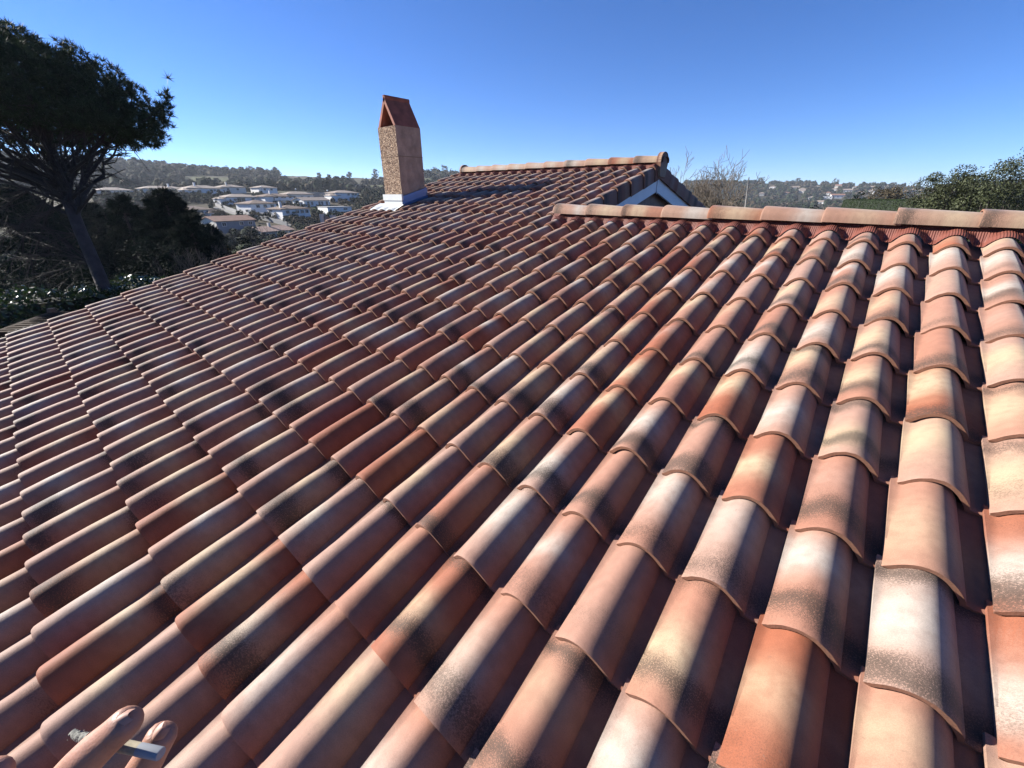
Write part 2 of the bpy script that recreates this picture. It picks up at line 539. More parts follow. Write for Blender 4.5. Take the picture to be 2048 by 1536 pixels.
def tile_mesh(name, seed, kind='field', length=1.0):
    rg = np.random.default_rng(seed)
    jig = rg.normal(0, 0.003, 40)
    ss = [0.0, 0.012, 0.045, 0.30, 0.62, 0.90, 1.10]
    verts, faces, mi, uvs = [], [], [], []
    def add_strip(rows, m, flip=False, uvrows=None):
        n = len(rows[0]); b = len(verts)
        for r, ur in zip(rows, uvrows):
            verts.extend(r); uvs.extend(ur)
        for i in range(len(rows) - 1):
            for j in range(n - 1):
                q = (b + i * n + j, b + i * n + j + 1, b + (i + 1) * n + j + 1, b + (i + 1) * n + j)
                faces.append(q[::-1] if flip else q); mi.append(m)
    def row(s, off=0.0, dz=0.0, shrink=0.0):
        pr = tile_profile(s, kind)
        out = []
        for k, (x, z) in enumerate(pr):
            out.append((x, s * PITCH * length + off * (0.5 + 0.3 * math.sin(3 * x + seed)), z + dz + jig[k % 40] * (1 if s < 0.1 else 0.4)))
        return out
    def uvrow(s):
        return [(x, s) for x, z in tile_profile(s, kind)]
    rows = [row(s, dz=(-0.014 if s == 0 else -0.004 if s == 0.012 else 0.0)) for s in ss]
    add_strip(rows, 0, False, [uvrow(s) for s in ss])
    # inner surface, offset along the section normal
    th = 0.060
    def inner(s):
        pr = tile_profile(s, kind); out = []
        for k, (x, z) in enumerate(pr):
            a = pr[max(k - 1, 0)]; c = pr[min(k + 1, len(pr) - 1)]
            dx, dz = c[0] - a[0], c[1] - a[1]
            l = math.hypot(dx, dz) + 1e-9
            out.append((x + dz / l * th, s * PITCH * length, z - dx / l * th - (0.014 if s == 0 else 0)))
        return out
    ir = [inner(0.0), inner(1.10)]
    add_strip(ir, 1, True, [uvrow(0.0), uvrow(1.1)])
    # lower lip and side edges
    add_strip([ir[0], rows[0]], 1, False, [uvrow(0.0), uvrow(0.0)])
    V = np.array(verts) * W
    me = bpy.data.meshes.new(name)
    me.from_pydata(V.tolist(), [], faces)
    me.polygons.foreach_set('material_index', np.array(mi, dtype=np.int32))
    uvl = me.uv_layers.new(name='UVMap')
    li = np.zeros(len(me.loops), dtype=np.int32); me.loops.foreach_get('vertex_index', li)
    uvl.data.foreach_set('uv', np.array(uvs)[li].reshape(-1))
    me.shade_smooth(); me.set_sharp_from_angle(angle=math.radians(38))
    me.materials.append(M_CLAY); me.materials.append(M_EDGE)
    me.update()
    return me
TILE_MESHES = [tile_mesh('tile', 10 + k) for k in range(6)]
VERGE_MESHES = [tile_mesh('verge_tile', 30 + k, 'verge') for k in range(3)]

# wall body, deck
mb = MB()
def col3(u, v, h=-0.2): return rp(u, v, h)
xl, xr, xg = (U_VERGE + 0.25) * W, U_RIGHT * W, (U_GABLE - 0.42) * W
e_y, e_z = rp(0, J_EAVE * PITCH, -0.3)[1:]
up_y, up_z = rp(0, RIDGE_UP, -0.25)[1:]
lo_y, lo_z = rp(0, RIDGE_LO, -0.25)[1:]
def deck(x0, x1, y0, z0, yr, zr, th=0.05):
    yb = 2 * yr - y0
    mb.prism([(x0, y0, z0), (x0, yr, zr), (x0, yb, z0), (x0, yb, z0 - th), (x0, yr, zr - th), (x0, y0, z0 - th)], (x1 - x0, 0, 0))
deck(xl, xg, e_y, e_z, up_y, up_z)
deck(xg, xr, e_y, e_z, lo_y, lo_z)
roof = put('roof', mb.mesh('roof'), house, None, M_DECK)
mb = MB()
def body(x0, x1, y0, yr, zr, z0):
    yb = 2 * yr - y0
    f = (z0 - zr) / (y0 - yr)
    mb.prism([(x0, y0 + 0.4, GROUND), (x0, y0 + 0.4, z0 + 0.4 * f - 0.1), (x0, yr, zr - 0.1), (x0, yb - 0.4, z0 + 0.4 * f - 0.1), (x0, yb - 0.4, GROUND)], (x1 - x0, 0, 0))
body(xl + 0.08, xg - 0.10, e_y, up_y, up_z, e_z)
put('wall', mb.mesh('wall'), house, None, M_GABLE)
mb = MB()
body(xg - 0.099, xr - 0.2, e_y, lo_y, lo_z, e_z)
put('wall', mb.mesh('wall'), house, None, M_HOUSEWALL)

# tiles: the 300 that show largest are parts, the rest is one joined field
places = []
for i in range(U_VERGE, U_RIGHT + 1):
    jtop = 15 if i <= U_GABLE else 8
    for j in range(J_EAVE, jtop + 1):
        vg = (i == U_GABLE and j >= 9)
        places.append((i, j, vg))
def on_chimney(i, j):
    return -31.6 <= i - 0.4 <= -29.3 and 15.2 <= (j + 0.5) * PITCH <= 17.6
scored = []
for (i, j, vg) in places:
    c = rp(i - 0.4, (j + 0.5) * PITCH, 0.2)
    q = MC.T @ (c - CAM)
    inside = False
    if q[2] > 0.05:
        x, y = q[0] / q[2] * FPX + 1024, q[1] / q[2] * FPX + 768
        inside = -60 < x < 2110 and 250 < y < 1600
    scored.append((np.linalg.norm(c - CAM) if inside else 1e6, (i, j, vg)))
scored.sort(key=lambda t: t[0])
near = {p for _, p in scored[:290]}
fV, fF, fM, fU, fR, fS = [], [], [], [], [], []
rt = np.random.default_rng(21)
for (i, j, vg) in places:
    me = VERGE_MESHES[rt.integers(3)] if vg else TILE_MESHES[rt.integers(6)]
    last = (j == 15 if i <= U_GABLE else j == 8)
    ly = 0.88 if (last and i > U_GABLE) else (0.92 if last else 1.0)
    jx, jy, jr, jt = rt.normal(0, 0.008), rt.normal(0, 0.013), rt.normal(0, 0.0055), rt.normal(0, 0.0035)
    loc = rp(i - 0.81 + jx, j * PITCH + jy, 0.0)
    Mt = Matrix.Translation(Vector(loc)) @ RX @ Matrix.Rotation(jr, 4, 'Z') @ Matrix.Rotation(-0.006 + jt, 4, 'X') @ Matrix.Diagonal((1, ly, 1, 1))
    rv = float(rt.random())
    if (i, j, vg) in near or vg:
        put('verge_tile' if vg else 'tile', me, roof, Mt)
    else:
        co = np.zeros(len(me.vertices) * 3, np.float32); me.vertices.foreach_get('co', co)
        Mn = np.array(Mt)
        co = co.reshape(-1, 3) @ Mn[:3, :3].T + Mn[:3, 3]
        b0 = sum(len(a) for a in fV)
        fV.append(co)
        fF.extend([tuple(b0 + k for k in p.vertices) for p in me.polygons])
        fM.extend([p.material_index for p in me.polygons])
        uvd = np.zeros(len(me.loops) * 2, np.float32); me.uv_layers[0].data.foreach_get('uv', uvd)
        fU.append(uvd); fR.extend([rv] * len(co))
me = bpy.data.meshes.new('tile_field')
me.from_pydata(np.concatenate(fV).tolist(), [], fF)
me.polygons.foreach_set('material_index', np.array(fM, dtype=np.int32))
me.uv_layers.new(name='UVMap').data.foreach_set('uv', np.concatenate(fU))
me.attributes.new('tile_rand', 'FLOAT', 'POINT').data.foreach_set('value', np.array(fR, np.float32))
me.shade_smooth(); me.set_sharp_from_angle(angle=math.radians(38))
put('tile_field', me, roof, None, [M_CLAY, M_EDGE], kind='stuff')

# far slope verge of the upper roof, seen past the gable
FLIP = Matrix.Scale(1, 4)
ridge_y = rp(0, RIDGE_UP, 0)[1]; ridge_z = rp(0, RIDGE_UP, 0)[2]
for j in range(0, 9):
    v = RIDGE_UP - (j + 1) * PITCH
    p = rp(U_GABLE - 0.16, v, 0.0)
    Mt = Matrix.Translation(Vector((p[0], 2 * ridge_y - p[1], p[2]))) @ Matrix.Rotation(-SLOPE, 4, 'X') @ Matrix.Scale(-1, 4, (0, 1, 0))
    Mt = Mt @ Matrix.Translation(Vector((-0.65 * W, 0, 0)))
    put('verge_tile', VERGE_MESHES[j % 3], roof, Mt)

# ridge tiles
def ridge_mesh(name, seed):
    mb = MB()
    L_ = 2.06
    rows_o, uv_o = [], []
    n = 16
    def sec(t, sh=0.0):
        k = t / L_
        r = 0.56 - 0.075 * k - sh; h = 0.455 - 0.08 * k - sh
        out = []
        for a in np.linspace(0, PI, n + 1):
            y = -r * math.cos(a)
            z = h * (math.sin(a) ** 0.66)
            out.append((t, y, z))
        return out
    ts = [0.0, 0.015, 0.06, 0.3, 0.7, 1.2, 1.7, L_]
    outer = [sec(t, 0.014 if t == 0 else 0.004 if t == 0.015 else 0.0) for t in ts]
    inner = [sec(0.0, 0.06), sec(L_, 0.06)]
    verts, faces, mi, uvs = [], [], [], []
    def strip(rows, m, flip):
        b = len(verts); nn = len(rows[0])
        for r in rows:
            verts.extend(r); uvs.extend([(0.5 + p[1], p[0] / 1.85) for p in r])
        for i in range(len(rows) - 1):
            for j in range(nn - 1):
                q = (b + i * nn + j, b + i * nn + j + 1, b + (i + 1) * nn + j + 1, b + (i + 1) * nn + j)
                faces.append(q if flip else q[::-1]); mi.append(m)
    strip(outer, 0, False); strip(inner, 1, True); strip([inner[0], outer[0]], 1, False); strip([outer[-1], inner[1]], 1, False)
    for side in (0, -1):
        strip([[r[side] for r in (outer[0], outer[-1])], [r[side] for r in inner]], 1, side == 0)
    me = bpy.data.meshes.new(name)
    me.from_pydata((np.array(verts) * W).tolist(), [], faces)
    me.polygons.foreach_set('material_index', np.array(mi, dtype=np.int32))
    li = np.zeros(len(me.loops), dtype=np.int32); me.loops.foreach_get('vertex_index', li)
    me.uv_layers.new(name='UVMap').data.foreach_set('uv', np.array(uvs)[li].reshape(-1))
    me.shade_smooth(); me.set_sharp_from_angle(angle=math.radians(40))
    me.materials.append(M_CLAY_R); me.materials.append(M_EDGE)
    return me
RIDGE_ME = ridge_mesh('ridge_tile', 3)
RIDGE_H = 0.35         # height of the cap's lower rim over the tile plane
def ridge_run(u0, u1, v, hb, n_first=0):
    p = rp(0, v, hb)
    u = u0
    while u < u1:
        jz = rt.normal(0, 0.004)
        Mt = Matrix.Translation(Vector((u * W, p[1] + rt.normal(0, 0.0012), p[2] + rt.normal(0, 0.001)))) @ Matrix.Rotation(math.radians(1.1), 4, 'Y') @ Matrix.Rotation(jz, 4, 'Z')
        put('ridge_tile', RIDGE_ME, roof, Mt)
        u += 1.85
ridge_run(-14.85, U_RIGHT, RIDGE_LO, RIDGE_H)
ridge_run(-32.6, -15.0, RIDGE_UP, RIDGE_H)

# ribbed closure strip under the lower ridge caps, dressed over the tile tops
def closure(u0, u1, vr, ustep=0.028):
    mb = MB()
    us = np.arange(u0, u1, ustep)
    rows = [[], [], [], []]
    p_r = rp(0, vr, RIDGE_H + 0.1)
    for k, u in enumerate(us):
        x = (u + 0.81) % 1.0
        if x < 0.81:
            z = 0.022 + 0.30 * (1 - abs(2 * x / 0.81 - 1) ** 2.05)
        else:
            z = 0.03
        rib = 0.006 if k % 2 else -0.006
        dv = 0.05 * (0.3 - z)
        rows[0].append(rp(u, vr - 0.92 + 0.10 * (z - 0.1) - dv, z + 0.035 + rib))
        rows[1].append(rp(u, vr - 0.72, z + 0.075 + rib))
        rows[2].append(rp(u, vr - 0.42, max(z + 0.06, RIDGE_H - 0.03) + rib))
        rows[3].append(rp(u, vr - 0.05, RIDGE_H + 0.20))
    mb.quad_strip(rows)
    return mb.mesh('ridge_closure_strip')
put('ridge_closure_strip', closure(-14.9, U_RIGHT, RIDGE_LO), roof, None, M_CLOSER)
put('ridge_closure_strip', closure(-32.6, -14.3, RIDGE_UP), roof, None, M_CLOSER)

# round end caps of the upper ridge
def end_disc(name, u, th, drop, right=True):
    p = rp(0, RIDGE_UP, RIDGE_H)
    poly = []
    r = 0.60
    for a in np.linspace(0, PI, 17):
        poly.append((u * W, p[1] - r * W * math.cos(a), p[2] + (0.60 * math.sin(a) ** 0.8 - 0.02) * W))
    poly += [(u * W, p[1] + 0.42 * W, p[2] - drop * W), (u * W, p[1] - 0.42 * W, p[2] - drop * W)]
    mb = MB()
    mb.prism(poly, (th * W, 0, 0))
    me = mb.mesh(name)
    me.uv_layers.new(name='UVMap')
    put(name, me, roof, None, M_CLAY)
end_disc('ridge_end_cap', -14.30, 0.30, 0.85)
end_disc('ridge_end_cap', -32.75, 0.16, 0.5)

# gable boards
def bargeboard(sign):
    mb = MB()
    x = (U_GABLE - 0.44) * W
    t = 0.03
    top = rp(0, RIDGE_UP, -0.40); bot = rp(0, 8.6, -0.40)
    wd_ = 0.215
    a = np.array([x, top[1], top[2]]); c = np.array([x, bot[1], bot[2]])
    def my(p):
        return p if sign > 0 else np.array([p[0], 2 * ridge_y - p[1], p[2]])
    # vertical mitre at the apex
    gap = 0.004 * sign
    yap = ridge_y
    slope = (top[2] - bot[2]) / (top[1] - bot[1])
    ztop = bot[2] + slope * (yap - bot[1])
    pts = [np.array([x, yap - 0.003, ztop]), c, c + np.array([0, 0, -wd_ / CS]), np.array([x, yap - 0.003, ztop - wd_ / CS])]
    pts = [my(p) for p in pts]
    mb.prism(pts if sign > 0 else pts[::-1], (t, 0, 0))
    put('bargeboard', mb.mesh('bargeboard'), house, None, M_WHITE)
bargeboard(1); bargeboard(-1)
mb = MB()
_t = rp(0, RIDGE_UP, -0.40)
mb.box(((U_GABLE - 0.44) * W + 0.034, ridge_y, _t[2] - 0.10), (0.014, 0.05, 0.24))
mb.prism([((U_GABLE - 0.44) * W + 0.03, ridge_y - 0.02, _t[2] - 0.22), ((U_GABLE - 0.44) * W + 0.03, ridge_y, _t[2] - 0.26), ((U_GABLE - 0.44) * W + 0.03, ridge_y + 0.02, _t[2] - 0.22)], (0.012, 0, 0))
put('board_joint_cover', mb.mesh('board_joint_cover'), house, None, M_WHITE)

# chimney
CH_U1, CH_V0 = -29.0, 15.25
CW = 0.47
cx1 = CH_U1 * W; cx0 = cx1 - CW
cy0 = rp(0, CH_V0, 0.3)[1]; cy1 = cy0 + CW
cz = rp(0, CH_V0, 0.0)[2]
ZS = cz + 1.19
def rough_shaft():
    """Chimney shaft with a hacked, lumpy front and smoother flanks."""
    mb = MB()
    nx, nz = 16, 40
    z0 = cz - 0.2
    rg = np.random.default_rng(5)
    def face(p00, du, dv, nrm, amp, n1, n2, m_=0):
        rows = []
        for j in range(n2 + 1):
            r_ = []
            for i in range(n1 + 1):
                e = min(i, n1 - i) / n1
                d = rg.normal(0, amp)
                p = p00 + du * (i / n1) + dv * (j / n2)
                if 0 < i < n1:
                    p = p + nrm * d
                else:
                    p = p + rg.normal(0, amp * 0.25, 3) * np.array([1, 1, 0])
                r_.append(p)
            rows.append(r_)
        mb.quad_strip(rows, m_)
    H = ZS - z0
    tp = 0.012
    A = np.array([cx0, cy0, z0]); X = np.array([CW, 0, 0]); Y = np.array([0, CW, 0]); Z = np.array([0, 0, H])
    face(A, X, Z, np.array([0, -1, 0]), 0.0026, 62, 170)
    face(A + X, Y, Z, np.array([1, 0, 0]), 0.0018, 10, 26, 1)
    face(A + X + Y, -X, Z, np.array([0, 1, 0]), 0.003, 6, 20)
    face(A + Y, -Y, Z, np.array([-1, 0, 0]), 0.006, 10, 30)
    mb.poly([A + Z, A + Z + X, A + Z + X + Y, A + Z + Y])
    return mb.mesh('chimney')
chimney = put('chimney', rough_shaft(), house, None, [M_RENDERED, M_RENDER_S])
mb = MB()
for k in range(1):
    zz = cz + 0.78
    mb.box((cx0 + CW / 2, cy0 + CW / 2, zz), (CW + 0.010, CW + 0.008, 0.010))
put('mortar_joint', mb.mesh('mortar_joint'), chimney, None, simple('dark_mortar', (0.22, 0.15, 0.10), 0.95))
def cowl(sign):
    mb = MB()
    xm = cx0 + CW / 2
    b0 = np.array([xm + sign * (CW / 2 - 0.005), 0, ZS]); t0 = np.array([xm - sign * 0.005, 0, ZS + 0.40])
    d = t0 - b0; d /= np.linalg.norm(d)
    nrm = np.array([d[2], 0, -d[0]]) * (1 if sign > 0 else -1)
    th = 0.045
    y0, y1 = cy0 + 0.01, cy1 - 0.0
    rows = []
    prof = [b0, t0 - d * 0.03, t0 + np.array([-sign * 0.012, 0, 0.01]), t0 - nrm * th * 0.5 + np.array([0, 0, 0.005]), t0 - nrm * th - d * 0.04, b0 - nrm * th]
    if sign > 0:
        prof = [p + np.array([0.0, 0, 0.002]) for p in prof]
    mb.prism([np.array([p[0], y0, p[2]]) for p in prof], (0, y1 - y0, 0))
    put('cowl_slab', mb.mesh('cowl_slab'), chimney, None, M_COWL)
cowl(1); cowl(-1)
# flashing: white front tray with an apron, zinc side upstands
mb = MB()
zr0 = rp(0, CH_V0, 0.36)[2]
mb.box((cx0 + CW / 2, cy0 - 0.018, zr0 + 0.115), (CW + 0.06, 0.03, 0.085))
mb.box((cx0 + CW / 2, cy0 - 0.012, zr0 + 0.04), (CW + 0.03, 0.02, 0.075))
mb.box((cx0 + CW / 2, cy0 - 0.022, zr0 + 0.072), (CW + 0.05, 0.024, 0.012))
put('flashing', mb.mesh('flashing'), chimney, None, M_FLASH)
mb = MB()
rows = []
for v_, z_ in ((CH_V0 + 0.1, 0.42), (CH_V0 - 0.25, 0.38), (CH_V0 - 0.85, 0.37), (CH_V0 - 0.95, 0.33)):
    row = []
    for k in range(33):
        u_ = (cx0 / W - 0.95) + k / 32 * (CW / W + 1.15)
        x = (u_ + 0.81) % 1.0
        wav = 0.0 if v_ > CH_V0 - 0.8 else -0.10 * (1 - (1 - abs(2 * min(x, 0.81) / 0.81 - 1) ** 2))
        ext = 0.0
        row.append(rp(u_, v_ - ext, z_ + wav))
    rows.append(row)
mb.quad_strip(rows[::-1])
put('flashing_apron', mb.mesh('flashing_apron'), chimney, None, M_FLASH)
mb = MB()
p0 = rp(0, CH_V0 - 0.1, 0.30); p1 = rp(0, CH_V0 + CW / W / CS + 0.1, 0.30)
xx = cx1 + 0.012
def sidep(p, up, dx=0.0): return (xx + dx, p[1], p[2] + up)
mb.quad_strip([[sidep(p0, 0.0, 0.035), sidep(p1, 0.0, 0.035)], [sidep(p0, 0.03, 0.008), sidep(p1, 0.03, 0.008)], [sidep(p0, 0.085, 0.003), sidep(p1, 0.085, 0.003)]])
put('flashing', mb.mesh('flashing'), chimney, None, M_LEAD)
mb = MB()
mb.quad_strip([[sidep(p0, 0.075, 0.016), sidep(p1, 0.075, 0.016)], [sidep(p0, 0.145, 0.010), sidep(p1, 0.145, 0.010)], [sidep(p0, 0.15, -0.01), sidep(p1, 0.15, -0.01)]])
mb.box(((cx0 + cx1) / 2, cy1 + 0.02, p1[2] + 0.08), (CW + 0.05, 0.02, 0.13))
put('flashing', mb.mesh('flashing'), chimney, None, M_LEAD)
# short ridge piece with its round end, behind the chimney at the verge
p = rp(0, 17.9, 0.45)
put('ridge_tile', RIDGE_ME, roof, Matrix.Translation(Vector((-33.2 * W, p[1], p[2]))))

# ------------------------------------------------------------------ foliage generators
def leaf_quads(C, size, rg, normals=None, aspect=0.45, droop=0.0):
    """Rhombic leaves at centres C."""
    n = len(C)
    d = rg.normal(size=(n, 3)); d[:, 2] -= droop
    d /= np.linalg.norm(d, axis=1, keepdims=True)
    if normals is None:
        s = rg.normal(size=(n, 3))
    else:
        s = np.cross(d, normals + rg.normal(0, 0.45, size=(n, 3)))
    s = s - (s * d).sum(1, keepdims=True) * d
    s /= np.linalg.norm(s, axis=1, keepdims=True) + 1e-9
    L_ = size * rg.uniform(0.7, 1.3, (n, 1))
    return np.stack([C - d * L_ / 2, C + s * L_ * aspect / 2, C + d * L_ / 2, C - s * L_ * aspect / 2], 1)
def needles(C, D, rg, per=14, length=0.25, width=0.02, spread=0.8):
    n = len(C)
    C = np.repeat(C, per, 0); D = np.repeat(D, per, 0)
    d = D + rg.normal(0, spread, size=(n * per, 3))
    d /= np.linalg.norm(d, axis=1, keepdims=True)
    s = np.cross(d, rg.normal(size=(n * per, 3))); s /= np.linalg.norm(s, axis=1, keepdims=True)
    L_ = length * rg.uniform(0.6, 1.2, (n * per, 1))
    return np.stack([C - s * width / 2, C + s * width / 2, C + d * L_], 1)
def bare_segs(base, height, rg, spread=0.5, levels=4, r0=0.05, stems=1, lean=(0, 0, 0), kids=3, ratio=0.68, stiff=0.3, maxn=2500, rmin=0.004):
    segs = []
    def grow(p, d, L_, r, lv):
        if len(segs) > maxn:
            return
        n = 3
        for k in range(n):
            d2 = d + rg.normal(0, 0.12, 3); d2[2] += 0.03
            d2 /= np.linalg.norm(d2)
            q = p + d2 * L_ / n
            ra, rb = max(rmin, r * (1 - 0.3 * k / n)), max(rmin, r * (1 - 0.3 * (k + 1) / n))
            segs.append((p, q, ra, rb))
            p, d = q, d2
            if lv > 0 and k >= 0:
                for _ in range(kids if k == n - 1 else 1):
                    s = rg.normal(size=3); s -= (s @ d) * d; s /= np.linalg.norm(s)
                    nd = d * (1 - spread * 0.5) + s * spread * rg.uniform(0.6, 1.3) + np.array([0, 0, stiff])
                    nd /= np.linalg.norm(nd)
                    grow(p, nd, L_ * ratio * rg.uniform(0.7, 1.15), rb * 0.62, lv - 1)
    for s in range(stems):
        a = rg.uniform(0, 2 * PI)
        k = 0.0 if stems == 1 else 0.45
        d = np.array([math.cos(a) * k, math.sin(a) * k, 1.0]) + np.array(lean)
        d /= np.linalg.norm(d)
        grow(np.array(base, float) + np.array([math.cos(a), math.sin(a), 0]) * 0.06 * stems, d, height * 0.42 * rg.uniform(0.85, 1.15), r0, levels)
    return segs

# ------------------------------------------------------------------ stone pine at the left
def stone_pine():
    rg = np.random.default_rng(3)
    tp = [at(262, 730, 13.0), at(236, 650, 13.0), at(214, 590, 13.0), at(190, 530, 13.0), at(163, 468, 13.0), at(138, 405, 13.0), at(118, 352, 13.0), at(104, 300, 13.0), at(92, 240, 13.1)]
    b = tp[0].copy()
    gz = tz(b[0], b[1])
    tp[0] = b + (tp[0] - tp[1]) / np.linalg.norm(tp[0] - tp[1]) * max(0.0, (b[2] - gz + 0.1))
    t = thing('stone_pine', (tp[0][0], tp[0][1], gz), 'tall umbrella pine with a leaning bare trunk and dark domed crown at the left edge', 'tree')
    mb = MB(); mb.tube(tp, [0.26, 0.20, 0.175, 0.165, 0.16, 0.155, 0.15, 0.12, 0.08], 12)
    put('trunk', mb.mesh('trunk', 1.2), t, None, M_BARK)
    c0 = at(-40, 232, 13.2)
    rx, rzu, rzd = 4.75, 2.6, 1.35
    # limbs
    segs = []
    fork = [tp[5], tp[6], tp[7], tp[8], 0.5 * (tp[5] + tp[6]), 0.5 * (tp[4] + tp[5])]
    tips = []
    for k in range(46):
        a = rg.uniform(0, 2 * PI); e = rg.uniform(-0.12, 0.75); rr = rg.uniform(0.6, 0.95)
        tgt = c0 + np.array([math.cos(a) * rx * rr, math.sin(a) * rx * rr, (rzu if e > 0 else rzd) * e * 0.8])
        s = fork[rg.integers(len(fork))]
        r = rg.uniform(0.035, 0.085)
        mid = 0.5 * (s + tgt); mid[2] -= rg.uniform(0.1, 0.5)
        P = [(1 - q) ** 2 * s + 2 * q * (1 - q) * mid + q * q * tgt + rg.normal(0, 0.07, 3) * (0 < q < 1) for q in np.linspace(0, 1, 8)]
        for i in range(7):
            segs.append((P[i], P[i + 1], r * (1 - 0.11 * i), r * (1 - 0.11 * (i + 1))))
            if i >= 2:
                for _ in range(3):
                    d = (P[i + 1] - P[i]) + rg.normal(0, 0.5, 3); d /= np.linalg.norm(d)
                    L_ = rg.uniform(0.5, 1.5)
                    q1 = P[i] + d * L_ * 0.5; q2 = q1 + (d + rg.normal(0, 0.35, 3)) * L_ * 0.5
                    segs.append((P[i], q1, r * 0.34, r * 0.22)); segs.append((q1, q2, r * 0.22, r * 0.08))
                    tips.append(q2)
    # named limbs seen under the crown, right side
    for pl in ([(130, 352), (170, 322), (215, 300), (262, 268), (300, 240)], [(150, 430), (190, 380), (222, 340), (262, 292), (290, 268)], [(140, 400), (175, 372), (228, 330), (250, 285)],
               [(125, 352), (60, 322), (0, 292), (-60, 262)], [(128, 372), (50, 340), (-40, 300)], [(118, 340), (70, 296), (30, 262)], [(140, 410), (60, 380), (-50, 345)]):
        r = 0.055
        P = [at(x, y, 13.0 - 0.35 * k) for k, (x, y) in enumerate(pl)]
        for i in range(len(P) - 1):
            segs.append((P[i], P[i + 1], r * (1 - 0.17 * i), r * (1 - 0.17 * (i + 1))))
            for _ in range(5):
                f = rg.uniform(0, 1); p = P[i] * (1 - f) + P[i + 1] * f
                d = (P[i + 1] - P[i]); d /= np.linalg.norm(d); d = d + rg.normal(0, 0.6, 3); d[2] += 0.15
                L_ = rg.uniform(0.4, 1.2)
                segs.append((p, p + d * L_ * 0.5, 0.02, 0.013)); segs.append((p + d * L_ * 0.5, p + d * L_ * 0.5 + (d + rg.normal(0, 0.4, 3)) * L_ * 0.5, 0.013, 0.005))
                tips.append(p + d * L_)
    # dead hanging lower branches on the left
    for k in range(22):
        s = tp[rg.integers(3, 7)] + rg.normal(0, 0.05, 3)
        q = at(rg.uniform(-140, 90), rg.uniform(360, 585), rg.uniform(11.8, 14.5))
        mid = 0.5 * (s + q) + np.array([0, 0, rg.uniform(0.0, 0.5)])
        P = [(1 - f) ** 2 * s + 2 * f * (1 - f) * mid + f * f * q for f in np.linspace(0, 1, 6)]
        for i in range(5):
            segs.append((P[i], P[i + 1], 0.020 * (1 - 0.15 * i), 0.020 * (1 - 0.15 * (i + 1))))
            for _ in range(4):
                d = (P[i + 1] - P[i]); d /= np.linalg.norm(d); d = d + rg.normal(0, 0.5, 3); d[2] -= 0.1
                segs.append((P[i], P[i] + d * rg.uniform(0.3, 0.9), 0.009, 0.003))
    def inside_dome(p):
        e = (p - c0) / np.array([rx, rx, rzu if p[2] > c0[2] else 9.0])
        return e @ e < 1.0 and pix(p)[0] < 312
    segs = [q for q in segs if inside_dome(q[1])]
    segs.append((at(285, 245, 13.0), at(318, 222, 13.0), 0.03, 0.02)); segs.append((at(318, 222, 13.0), at(334, 196, 13.0), 0.02, 0.008))
    put('limbs', segs_mesh('limbs', segs, 5), t, None, M_TWIG_D)
    # crown: clumps of needles on a lumpy dome
    n = 8200
    a = rg.uniform(0, 2 * PI, n); ce = rg.uniform(-0.42, 1.0, n)
    se = np.sqrt(1 - np.clip(ce, -1, 1) ** 2)
    D = np.stack([np.cos(a) * se, np.sin(a) * se, ce], 1)
    lump = 1 + 0.045 * np.sin(5 * a + 3 * ce) + 0.03 * np.sin(11 * a - 7 * ce + 1)
    rad = lump * rg.uniform(0.45, 1.0, n) ** 0.45
    S = np.array([rx, rx, 1.0])
    Cc = c0 + D * rad[:, None] * np.stack([np.full(n, rx), np.full(n, rx), np.where(ce > 0, rzu, rzd)], 1)
    keep = ~((ce < 0.0) & (rg.random(n) < 0.35))
    Cc, D = Cc[keep], D[keep]
    inner = rg.normal(0, 0.36, (1500, 3)); inner = c0 + inner[np.linalg.norm(inner, axis=1) < 0.9] * np.array([rx, rx, 1.5]) + np.array([0, 0, 0.8])
    low = np.array(tips); low = low[(low - c0)[:, 2] > -1.6]
    low = low[pix_arr(low)[0] < 305]
    e_ = (low - c0) / np.array([rx, rx, 1.0]); e_[:, 2] /= np.where(e_[:, 2] > 0, rzu, rzd)
    low = low[np.linalg.norm(e_, axis=1) < 0.98]
    spr = np.concatenate([at(302, 250, 13.0) + (at(335, 200, 13.0) - at(302, 250, 13.0)) * np.linspace(0, 1, 22)[:, None] + rg.normal(0, 0.09, (22, 3)), np.array([at(332, 207, 13.0), at(325, 218, 13.0), at(334, 197, 13.0), at(314, 224, 13.0), at(300, 262, 13.0), at(290, 285, 13.0), at(270, 300, 13.0), at(306, 240, 13.0)])])
    allC = np.concatenate([Cc, inner, low, spr, spr + rg.normal(0, 0.15, spr.shape)])
    allD = np.concatenate([D * 0.35 + np.array([0, 0, 0.35]), rg.normal(0, 1, inner.shape), rg.normal(0, 0.6, low.shape) + np.array([0, 0, 0.4]), np.tile([0.3, 0.3, 0.6], (len(spr) * 2, 1))])
    T1 = needles(allC, allD, rg, 26, 0.21, 0.026, 0.9)
    tint = np.repeat(rg.uniform(0.55, 1.25, len(allC)), 26)
    put('crown', tri_mesh('crown', T1, tint), t, None, M_PINE)
stone_pine()

